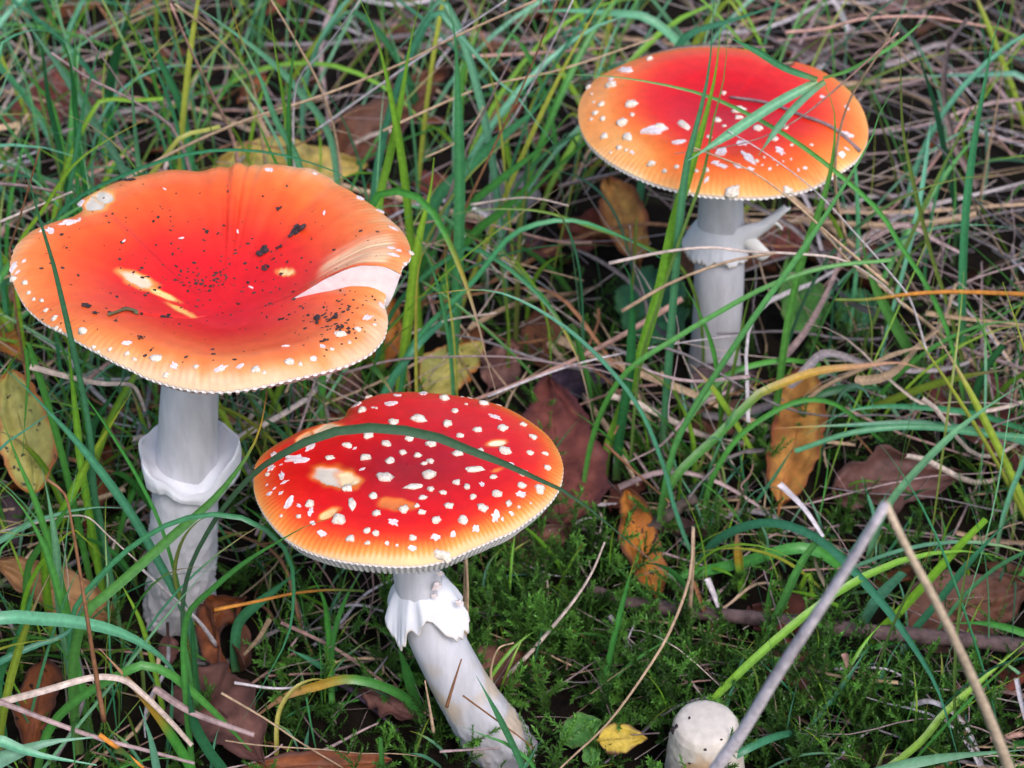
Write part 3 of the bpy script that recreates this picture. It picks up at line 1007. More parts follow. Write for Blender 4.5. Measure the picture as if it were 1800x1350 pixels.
def leaf_geo(p0, p1, width, shape, up, curl, bend, serr, cols, seed, nu=34, nv=17, lobes=0.0):
    """A leaf sheet from stalk end p0 to tip p1 (cm): curl lifts the edges, bend arches the midrib."""
    p0, p1 = np.asarray(p0, float), np.asarray(p1, float)
    L = np.linalg.norm(p1 - p0)
    ax = (p1 - p0) / L
    upn = unit(np.asarray(up, float) - ax * np.dot(up, ax))
    sd = np.cross(ax, upn)
    u = np.linspace(0.004, 0.996, nu)
    V, C = [], []
    for i, a in enumerate(u):
        w = 0.5 * width * float(LEAF_SHAPES[shape](np.array(a)))
        wl, wr = w * (1 + 0.28 * nz(a * 6, seed, 2.0) + 0.12 * nz(a * 19, seed, 5.0)), w * (1 + 0.28 * nz(a * 6, seed, 12.0) + 0.12 * nz(a * 19, seed, 15.0))
        mid = p0 + ax * L * a + upn * bend * L * math.sin(math.pi * a)
        mid = mid + sd * 0.04 * L * nz(a * 2, seed, 1.0)
        for j in range(nv):
            v = j / (nv - 1) * 2 - 1
            tooth = 1 + serr * (abs((a * nu * 0.5) % 1 - 0.5) * 2 - 0.5) * abs(v) ** 4
            tooth += lobes * math.sin(a * 22 + seed) * abs(v) ** 3
            x = v * (wl if v < 0 else wr) * tooth
            h = 1.35 * curl * width * 0.5 * (abs(v) ** 1.7) * (0.7 + 0.9 * nz(a * 2.5, v * 0.7, seed))
            h += 0.10 * width * nz(a * 4, v * 2.2, seed + 3.3) + 0.035 * width * nz(a * 13, v * 7, seed)
            vein = math.cos((a * 9 - abs(v) * 1.6) * 2 * math.pi)
            h += 0.010 * width * vein * (1 - abs(v)) - 0.02 * width * math.exp(-(v / 0.06) ** 2)
            V.append(mid + sd * x * (1 - 0.25 * abs(curl) * abs(v)) + upn * h)
            k = 0.5 + 0.9 * nz(a * 3.0, v * 1.8, seed + 9) + 0.25 * nz(a * 11, v * 6, seed + 5)
            c = lerp(cols[0], cols[1], np.array(min(1, max(0, k))))
            c = c * (1 - 0.18 * max(0, vein) ** 6 * (1 - 0.3 * abs(v)))
            if len(cols) > 2:
                e = float(smoothstep(0.72, 1.0, abs(v) + 0.25 * nz(a * 4, v * 3, seed + 2) + (0.25 if a > .92 or a < .06 else 0)))
                c = lerp(c, cols[2], np.array(e))
            C.append(c)
    mid = np.array(V).reshape(nu, nv, 3)[:, nv // 2]
    return np.array(V), grid_faces(nu, nv), np.array(C), mid


LEAF_COLS = {
    'yellow': ((0.52, 0.36, 0.07), (0.42, 0.34, 0.10), (0.36, 0.24, 0.06)),
    'yellowgreen': ((0.46, 0.38, 0.08), (0.30, 0.30, 0.07), (0.40, 0.14, 0.03)),
    'brightyellow': ((0.66, 0.47, 0.05), (0.58, 0.42, 0.06), (0.14, 0.07, 0.03)),
    'brown': ((0.17, 0.065, 0.032), (0.10, 0.04, 0.024), (0.07, 0.03, 0.02)),
    'redbrown': ((0.20, 0.055, 0.038), (0.13, 0.036, 0.028), (0.10, 0.03, 0.03)),
    'dusty': ((0.21, 0.095, 0.072), (0.13, 0.055, 0.045), (0.09, 0.04, 0.032)),
    'mauve': ((0.14, 0.085, 0.085), (0.08, 0.045, 0.05), (0.06, 0.035, 0.04)),
    'purple': ((0.07, 0.04, 0.07), (0.045, 0.025, 0.045), (0.04, 0.02, 0.03)),
    'orange': ((0.55, 0.20, 0.02), (0.34, 0.11, 0.02), (0.14, 0.05, 0.02)),
    'rust': ((0.32, 0.10, 0.03), (0.17, 0.05, 0.022), (0.08, 0.03, 0.02)),
    'tan': ((0.46, 0.26, 0.11), (0.36, 0.18, 0.07), (0.20, 0.09, 0.04)),
    'amber': ((0.56, 0.30, 0.06), (0.40, 0.15, 0.03), (0.22, 0.06, 0.02)),
    'green': ((0.04, 0.17, 0.06), (0.03, 0.12, 0.05), (0.05, 0.15, 0.05)),
    'brightgreen': ((0.09, 0.25, 0.04), (0.06, 0.19, 0.035), (0.1, 0.2, 0.04)),
    'grey': ((0.20, 0.18, 0.17), (0.13, 0.12, 0.12), (0.1, 0.09, 0.09)),
}


def leaf_at(a, b, wpx, za, zb, shape, colour, curl, bend, label, serr=0.0, up=(0, -0.35, 1), spot=False, stalk=0.8, name='fallen_leaf', cat='leaf', lobes=0.0):
    p0, p1 = at_z(*a, za), at_z(*b, zb)
    seed = rnd.uniform(0, 50)
    w = wpx / ppc((p0 + p1) / 2)
    V, F, C, mid = leaf_geo(p0, p1, w, shape, up, curl, bend, serr, LEAF_COLS[colour], seed, lobes=lobes)
    org = mid[len(mid) // 2]
    o = obj(name, make_mesh(name, V, F, M_LEAF_SPOT if spot else M_LEAF, C, origin=org), None, loc=org, label=label, cat=cat)
    md = o.modifiers.new('thickness', 'SOLIDIFY')
    md.thickness = 0.0003
    ax = unit(p0 - p1)
    path = np.concatenate([[mid[0] + ax * stalk + np.array([0, 0, -0.25 * stalk])], mid[::3]]) + np.array([0, 0, -0.012])
    n = len(path)
    rv, rf = tube(path, np.linspace(0.06, 0.012, n), 6)
    obj('midrib', make_mesh('midrib', rv, rf, M_LEAF, np.tile(np.array(LEAF_COLS[colour][1]) * 0.8, (len(rv), 1)), origin=org), o)
    return o


leaf_at((378, 292), (648, 290), 92, 2.2, 2.4, 'oval', 'yellow', 0.10, 0.03, 'large dull yellow oval leaf lying behind the dished cap', up=(0, -0.9, 1), spot=False)
leaf_at((600, 290), (790, 135), 110, 1.5, 4.0, 'ovate', 'brown', 0.45, 0.05, 'big folded brown leaf in the grass beside the yellow oval leaf', up=(-0.5, -0.9, 0.6))
leaf_at((60, 240), (130, 95), 120, 0.8, 2.0, 'ovate', 'redbrown', 0.2, 0.04, 'dark red-brown leaf half buried under grass near the slim brown stem')
leaf_at((655, 655), (690, 520), 75, 0.6, 3.2, 'oval', 'orange', 0.2, 0.04, 'bright orange leaf blotched black beside the torn side of the dished cap', spot=True, up=(0, -1, 0.6))
leaf_at((700, 380), (640, 330), 60, 1.2, 2.0, 'oval', 'rust', 0.3, 0.04, 'small rusty leaf tucked beneath the folded brown leaf')
leaf_at((62, 868), (18, 650), 105, 4.0, 7.0, 'long', 'yellowgreen', 0.16, 0.05, 'upright yellow-green leaf peppered with black spots', spot=True, up=(0.5, -1, 0.5))
leaf_at((-12, 570), (40, 640), 60, 3.0, 4.5, 'oval', 'orange', 0.2, 0.03, 'orange leaf scrap above the spotted yellow-green leaf')
leaf_at((195, 1085), (-6, 985), 84, 0.8, 3.6, 'long', 'tan', 0.35, 0.04, 'curled tan leaf with orange edge lying by the grass clump', up=(0.2, -0.8, 1))
leaf_at((335, 1095), (432, 1050), 78, 0.5, 1.6, 'oval', 'rust', 0.55, 0.06, 'crinkled rusty leaf curling against the foot of the thick stem', up=(0.1, -1, 0.7))
leaf_at((365, 1060), (405, 1185), 52, 1.7, 1.0, 'long', 'rust', 0.75, 0.06, 'rolled rust-brown leaf hanging beside the crinkled leaf', up=(-0.6, -1, 0.4))
leaf_at((415, 1090), (425, 1180), 44, 1.4, 0.7, 'long', 'brown', 0.7, 0.04, 'narrow rolled dark brown leaf next to the rust-brown roll', up=(0.6, -1, 0.4))
leaf_at((330, 1195), (470, 1345), 150, 0.9, 1.6, 'ovate', 'dusty', 0.2, 0.06, 'wide dusty red-brown leaf lying over straw below the thick stem', serr=0.1, up=(0.2, -0.6, 1), lobes=0.1)
leaf_at((425, 1352), (690, 1338), 62, 1.3, 1.6, 'long', 'rust', 0.25, 0.03, 'long orange-brown leaf lying flat before the moss')
leaf_at((70, 1165), (55, 1345), 85, 1.4, 0.9, 'ovate', 'rust', 0.35, 0.05, 'rust-orange pitted leaf standing among pale straw', spot=True, up=(0.2, -1, 0.7))
leaf_at((295, 1120), (298, 1172), 36, 1.2, 0.9, 'oval', 'dusty', 0.25, 0.03, 'small pinkish dusty leaf scrap by the thick stem')
leaf_at((356, 1150), (366, 1168), 50, 0.9, 0.8, 'round', 'grey', 0.2, 0.02, 'pale grey scrap of leaf beside the pinkish scrap')
leaf_at((985, 930), (965, 660), 180, 0.8, 2.4, 'ovate', 'redbrown', 0.10, 0.03, 'large red-brown toothed leaf standing behind the scarlet spotted cap', serr=0.10, up=(0.1, -1, 0.55))
leaf_at((745, 690), (850, 600), 90, 1.0, 1.8, 'ovate', 'yellowgreen', 0.2, 0.03, 'mottled yellow and brown leaf behind the scarlet cap', spot=True, up=(0, -0.9, 1))
leaf_at((860, 680), (905, 598), 75, 1.0, 2.0, 'ovate', 'dusty', 0.2, 0.03, 'dusty brown leaf tip next to the mottled leaf', serr=0.1, up=(0, -0.9, 1))
leaf_at((960, 680), (1075, 655), 80, 0.6, 1.4, 'oval', 'purple', 0.2, 0.03, 'dark purplish leaf behind the toothed red-brown leaf', up=(0, -0.8, 1))
leaf_at((1125, 465), (1065, 318), 88, 0.8, 2.0, 'long', 'amber', 0.35, 0.05, 'orange-brown curled leaf under the screened mushroom cap', spot=False, up=(0.2, -1, 0.6))
leaf_at((1142, 610), (1150, 470), 128, 0.8, 1.9, 'round', 'green', 0.08, 0.03, 'rounded dark green plant leaf beside the pale stem', up=(0, -0.8, 1), name='green_leaf')
leaf_at((1425, 590), (1385, 455), 88, 1.0, 2.4, 'ovate', 'brightgreen', 0.2, 0.03, 'bright green pointed plant leaf by the frayed ring', up=(-0.2, -0.8, 1), name='green_leaf')
leaf_at((1520, 580), (1495, 510), 75, 0.8, 1.5, 'round', 'green', 0.15, 0.03, 'small dark green rounded plant leaf among mauve straw', up=(-0.2, -0.8, 1), name='green_leaf')
leaf_at((1368, 890), (1420, 650), 100, 0.9, 2.4, 'long', 'amber', 0.30, 0.03, 'long amber leaf with dark blotches standing among grass blades', spot=False, up=(-0.15, -1, 0.5))
leaf_at((1462, 870), (1690, 830), 110, 0.7, 1.2, 'ovate', 'dusty', 0.25, 0.10, 'broad dusty brown leaf with notched edge under grass blades', serr=0.1, up=(0, -0.9, 1), lobes=0.12)
leaf_at((1150, 1055), (1095, 862), 78, 0.5, 2.0, 'long', 'orange', 0.30, 0.04, 'orange leaf with dark edges behind the knobbly twig', spot=True, up=(0.3, -1, 0.5))
leaf_at((1590, 1110), (1810, 1020), 150, 0.5, 1.2, 'ovate', 'brown', 0.15, 0.05, 'large dark brown leaf with rusty patch under the long twig', up=(0, -0.7, 1))
leaf_at((1650, 640), (1800, 850), 150, 0.5, 1.0, 'ovate', 'redbrown', 0.2, 0.05, 'dark maroon leaf beneath the tall grass clump', up=(0, -0.7, 1))
leaf_at((1052, 1300), (1138, 1298), 58, 1.6, 1.7, 'ovate', 'brightyellow', 0.12, 0.03, 'small bright yellow leaf with brown tips by the stem stump', up=(0, -0.8, 1), stalk=0.1)
leaf_at((985, 1300), (1057, 1268), 62, 1.3, 1.9, 'oval', 'brightgreen', 0.2, 0.04, 'small glossy green leaf touching the bright yellow leaf', up=(0, -0.8, 1), name='green_leaf', stalk=0.1)
leaf_at((1030, 1310), (1050, 1350), 32, 1.5, 1.2, 'oval', 'brightgreen', 0.2, 0.03, 'tiny green leaf below the bright yellow leaf', up=(0, -0.8, 1), name='green_leaf', stalk=0.1)
leaf_at((640, 1215), (735, 1262), 58, 0.9, 0.6, 'oval', 'dusty', 0.5, 0.14, 'small arched brown leaf with ragged edge in the moss', lobes=0.25, up=(0, -0.8, 1))
leaf_at((1215, 690), (1330, 660), 80, 0.5, 0.9, 'ovate', 'mauve', 0.2, 0.05, 'grey-mauve leaf at the foot of the screened mushroom')
leaf_at((1190, 760), (1340, 720), 80, 0.4, 0.9, 'ovate', 'brown', 0.25, 0.05, 'dark brown leaf below the grey-mauve leaf')
leaf_at((1330, 450), (1420, 380), 90, 0.6, 1.6, 'ovate', 'redbrown', 0.25, 0.04, 'maroon leaf behind the horn of the frayed ring')
leaf_at((865, 400), (940, 300), 100, 0.5, 1.2, 'ovate', 'grey', 0.2, 0.05, 'grey leaf lying deep in the grass between the two big caps')
leaf_at((830, 470), (960, 420), 90, 0.4, 1.0, 'ovate', 'mauve', 0.2, 0.05, 'mauve leaf shaded by grass between the two big caps')
leaf_at((255, 720), (300, 670), 60, 0.8, 1.4, 'ovate', 'redbrown', 0.2, 0.04, 'maroon leaf scrap under the rim of the dished cap')
leaf_at((150, 930), (195, 780), 70, 0.5, 1.0, 'ovate', 'rust', 0.5, 0.06, 'shrivelled rusty leaf in the shade of the dished cap')
leaf_at((-10, 880), (30, 960), 80, 0.6, 0.9, 'ovate', 'mauve', 0.3, 0.06, 'mauve-brown leaf below the spotted yellow-green leaf')
leaf_at((530, 700), (600, 740), 70, 0.7, 1.0, 'ovate', 'redbrown', 0.2, 0.04, 'maroon leaf between the dished cap and the scarlet cap')
leaf_at((880, 1000), (1010, 930), 80, 0.3, 0.7, 'ovate', 'brown', 0.3, 0.05, 'brown leaf sunk in moss below the toothed leaf')

ZONES = [('at the foot of the thick white stem', orgA[0], 50, 4.5), ('among moss beneath the scarlet cap', 0, 48, 6.5), ('near the long twig', 12, 52, 7), ('under the maroon leaf clump', 16, 62, 5),
         ('around the stem of the screened mushroom', orgC[0], YC, 6), ('behind the screened mushroom', orgC[0], 80, 8), ('behind the dished orange cap', orgA[0], 66, 8), ('near the yellow-green spotted leaf', -16, 52, 5.5),
         ('between the two taller caps', -1, 70, 7), ('near the rust-orange leaf', -13, 44, 5)]


def zone(p):
    b = min(ZONES, key=lambda q: math.hypot(p[0] - q[1], p[1] - q[2]) / q[3])
    if math.hypot(p[0] - b[1], p[1] - b[2]) / b[3] > 1.6:
        return 'in the deep tangle beyond the mushrooms'
    return b[0]


# scattered brown litter leaves, one mesh shared by many
LIT = []
for k, cn in enumerate(['brown', 'redbrown', 'dusty', 'mauve', 'rust', 'brown']):
    V, F, C, mid = leaf_geo((-2.6, 0, 0), (2.6, 0, 0), 3.4, ['ovate', 'oval', 'ovate'][k % 3], (0, 0, 1), rnd.uniform(0.15, 0.5), rnd.uniform(0.02, 0.1), 0.08, LEAF_COLS[cn], k * 7.3, nu=14, nv=9)
    LIT.append((make_mesh('litter_leaf', V, F, M_LITTER, C), ['brown', 'red-brown', 'dusty brown', 'mauve-grey', 'rusty', 'brown'][k]))
CAPS_XY = [(orgA[0], YA, 1.6), (orgB[0], 45.0, 1.6), (orgC[0], YC, 1.6), (orgD[0], YD, 2.0)]
nlit = 0
while nlit < 110:
    x, y = rnd.uniform(-34, 36), rnd.uniform(41, 116)
    if abs(x) > 0.33 * y + 3:
        continue
    if any(math.hypot(x - a, y - b) < r + 2.2 for a, b, r in CAPS_XY):
        continue
    if -6 < x < 7 and y < 57 and rnd.random() < 0.85:
        continue
    me, cw = rnd.choice(LIT)
    o = obj('litter_leaf', me, None, (x, y, ground_h(x, y) + rnd.uniform(0.25, 0.7)), cat='leaf', group='brown litter leaves under the grass',
            label='%s dead leaf lying %s' % (cw, zone((x, y))))
    sc = rnd.uniform(0.4, 0.8)
    o.scale = (sc, sc * rnd.uniform(0.8, 1.1), sc)
    o.rotation_euler = (rnd.gauss(0.15, 0.3), rnd.gauss(0, 0.3), rnd.uniform(0, 6.28))
    nlit += 1

# ------------------------------------------------------------------ grass blades and straws
GREEN = {'T': (0.065, 0.26, 0.11), 'L': (0.15, 0.38, 0.20), 'G': (0.085, 0.29, 0.05), 'B': (0.21, 0.42, 0.03), 'O': (0.16, 0.23, 0.04), 'D': (0.03, 0.14, 0.045), 'Y': (0.36, 0.38, 0.05), 'K': (0.075, 0.15, 0.07)}
DRY = {'t': (0.52, 0.36, 0.22), 'p': (0.60, 0.48, 0.40), 'm': (0.36, 0.255, 0.24), 'b': (0.30, 0.14, 0.065), 'w': (0.60, 0.54, 0.54), 'g': (0.28, 0.24, 0.24), 'o': (0.55, 0.22, 0.03), 'k': (0.48, 0.28, 0.22), 'c': (0.68, 0.53, 0.36)}
WORD = {'T': 'blue-green', 'L': 'pale blue-green', 'G': 'green', 'B': 'yellow-green', 'O': 'olive', 'D': 'dark green', 'Y': 'yellow', 'K': 'olive',
        't': 'tan', 'p': 'pale', 'm': 'mauve-grey', 'b': 'brown', 'w': 'whitish', 'g': 'grey', 'o': 'orange', 'k': 'pinkish', 'c': 'cream'}


def ribbon(path, w, roll, twist, colfn, vfold=0.28, taper=0.0, toward=None):
    """A folded grass blade along path (n x 3, root first); w = full width (cm) per point."""
    n = len(path)
    T = np.gradient(path, axis=0)
    T /= np.linalg.norm(T, axis=1)[:, None] + 1e-9
    t = np.linspace(0, 1, n)
    view = (toward if toward is not None else EYE) - path
    view /= np.linalg.norm(view, axis=1)[:, None]
    S = np.cross(T, view)
    S /= np.linalg.norm(S, axis=1)[:, None] + 1e-9
    N = np.cross(S, T)
    a = roll + twist * t
    S2 = S * np.cos(a)[:, None] + N * np.sin(a)[:, None]
    N2 = np.cross(S2, T)
    hw = 0.5 * w
    S3, N3, H = S2 * hw[:, None], N2 * (vfold * hw)[:, None], 0.5
    V = np.stack([path - S3, path - S3 * H - N3 * 0.62, path - N3, path + S3 * H - N3 * 0.62, path + S3], 1).reshape(-1, 3)
    F = grid_faces(n, 5)
    c = colfn(t)
    k = [rnd.uniform(.78, .95), rnd.uniform(.95, 1.1), rnd.uniform(1.1, 1.35), rnd.uniform(.9, 1.05), rnd.uniform(.8, 1.0)]
    C = np.stack([c * q for q in k], 1).reshape(-1, 3)
    return V, F, C


def blade_cols(kind, tip, root, seed):
    base = np.array(GREEN[kind]) * [rnd.uniform(.85, 1.15), rnd.uniform(.9, 1.1), rnd.uniform(.8, 1.2)]

    def f(t):
        n = np.array([nz(x * 5, seed, 0.0) for x in t])
        c = np.tile(base, (len(t), 1)) * (1 + 0.25 * n)[:, None]
        c = lerp(c, np.array([0.20, 0.27, 0.07]), (1 - smoothstep(0.0, 0.18, t)) * root)
        if tip == 'b':
            c = lerp(c, np.array([0.42, 0.30, 0.03]), smoothstep(0.84, 0.93, t))
            c = lerp(c, np.array([0.30, 0.10, 0.03]), smoothstep(0.93, 0.985, t))
        elif tip == 's':
            c = lerp(c, np.array([0.42, 0.34, 0.05]), smoothstep(0.72, 0.80, t))
            c = lerp(c, np.array([0.44, 0.31, 0.20]), smoothstep(0.80, 0.87, t))
        elif tip == 'o':
            c = lerp(c, np.array([0.50, 0.30, 0.03]), smoothstep(0.45, 0.62, t))
            c = lerp(c, np.array([0.50, 0.27, 0.15]), smoothstep(0.62, 0.85, t))
        elif tip == 'y':
            c = lerp(c, np.array([0.30, 0.34, 0.03]), smoothstep(0.55, 0.95, t))
        return c
    return f


LAND = [('the dished orange cap', orgA[0], YA), ('the scarlet spotted cap', CB[0], 45.5), ('the screened mushroom', orgC[0], YC), ('the stem stump', orgD[0], YD)]


def where(mid, root):
    best = min(LAND, key=lambda l: math.hypot(mid[0] - l[1], 0.8 * (mid[1] - l[2])))
    dx, dy = mid[0] - best[1], mid[1] - best[2]
    if abs(dx) < 5.5 and dy > 3:
        return 'standing behind ' + best[0]
    if abs(dx) < 5.5 and dy < -1.0:
        return 'passing before ' + best[0]
    if dy > 12:
        return 'in the tangle well behind ' + best[0]
    return 'beside ' + best[0]


def shape_word(P):
    ch = np.linalg.norm(P[-1] - P[0])
    L = np.linalg.norm(np.diff(P, axis=0), axis=1).sum()
    w = 'straight' if ch / L > 0.985 else 'gently curved' if ch / L > 0.93 else 'arching'
    if P[-1][2] < P[:, 2].max() - 2.5:
        w = 'drooping' if w != 'straight' else w
    s = 'long' if L > 17 else 'short' if L < 7 else ''
    return (s + ' ' + w).strip()


def px_path(pts, y0):
    m = len(pts)
    seg = np.concatenate([[0], np.cumsum([math.hypot(pts[i + 1][0] - pts[i][0], pts[i + 1][1] - pts[i][1]) for i in range(m - 1)])])
    seg /= seg[-1]
    P = []
    for i, (x, y) in enumerate(pts):
        yy = float(np.interp(seg[i], np.linspace(0, 1, len(y0)), y0))
        p = at_y(x, y, yy)
        if p[2] < 0.15:
            p = at_z(x, y, 0.15)
        P.append(p)
    return P


def rooted(P):
    """carry the lower end on down into the soil"""
    z = P[0][2]
    if z <= 0.3:
        d = unit(P[0] - P[1])
        return [P[0] + np.array([d[0] * 0.3, 0.2, -0.8 - z])] + P
    d = P[0] - P[1]
    d = d / (np.linalg.norm(d) + 1e-9)
    run = 0.25 + 0.75 * float(smoothstep(-0.75, -0.1, d[2]))
    h = np.array([d[0], d[1] * 0.4 + 0.12, 0.0]) * min(z, 5) * run
    return [P[0] + np.array([h[0], h[1], -z - 0.6]), P[0] + np.array([h[0] * 0.68, h[1] * 0.6, -z * 0.42])] + P


BLADES = []
SEEN = {}


def trace(row):
    f = row.split('|')
    ws = [float(v) for v in f[1].split(',')]
    kind, wpx = f[0][0], ws[0]
    tip = f[0][1:] if len(f[0]) > 1 else ''
    ys = [float(v) for v in f[2].split(',')]
    pts = [tuple(float(v) for v in q.split(',')) for q in f[3].split()]
    if wpx < 0:
        pts = pts[::-1]
        wpx = -wpx
    label = f[4].strip() if len(f) > 4 else None
    green = kind in GREEN
    P = px_path(pts, ys)
    if 'n' not in tip and (green or (P[0][2] > 5.0 and abs(P[1][2] - P[0][2]) > 1.1 * abs(P[1][0] - P[0][0]))):
        P = rooted(P)
    tip = tip.replace('n', '')
    n = 30 if len(pts) > 4 else 22
    path = catmull(P, n)
    path[:, 2] = np.maximum(path[:, 2], -0.8)
    t = np.linspace(0, 1, n)
    scale = 1 / np.array([ppc(p) for p in path])
    seed = rnd.uniform(0, 90)
    if green:
        w = (np.interp(t, np.linspace(0, 1, len(ws)), np.abs(ws)) if len(ws) > 1 else wpx) * scale * np.clip(0.75 + 1.2 * t, 0, 1) * (1 - smoothstep(0.62, 1.0, t) * (0.25 if tip == 'c' else 0.92))
        V, F, C = ribbon(path, w * 1.2, rnd.uniform(-0.45, 0.45), rnd.uniform(-0.5, 0.5), blade_cols(kind, tip, 0.7, seed))
        mat, nm, cat = M_BLADE, 'grass_blade', 'grass blade'
        desc = WORD[kind] + ' grass blade'
        if tip in ('b', 's'):
            desc += ' with a withered tip'
    else:
        base = np.array(DRY[kind]) * rnd.uniform(0.85, 1.12)
        r = 0.5 * wpx * scale * (1 - 0.45 * t)
        flat = wpx > 9
        nn = np.array([nz(x * 6, seed, 1.0) for x in t])
        cc = np.tile(base, (n, 1)) * (1 + 0.3 * nn)[:, None]
        if tip == 'e':
            cc = lerp(cc, np.array(GREEN['O']), smoothstep(0.6, 0.9, t))
        if flat and wpx < 22:
            V, F, C = ribbon(path, 2 * r, rnd.uniform(-0.4, 0.4), rnd.uniform(-0.8, 0.8), lambda q: cc, 0.5)
        else:
            V, F = tube(path, r, 6, lambda a, ph, p: 0.15 * r.mean() * np.cos(2 * ph + 3 * a))
            C = np.repeat(cc, 6, axis=0)
        mat, nm, cat = M_STRAW, 'dry_straw', 'straw'
        desc = WORD[kind] + (' flat dry grass leaf' if flat else ' dry grass straw')
    org = path[0]
    lab = label or (shape_word(path) + ' ' + desc + ' ' + where(path[int(n * 0.6)], org))
    o = obj(nm, make_mesh(nm, V, F, mat, C, origin=org), None, org, lab, cat, 'green grass blades' if green else 'dry grass straws')
    BLADES.append(o)
    return o


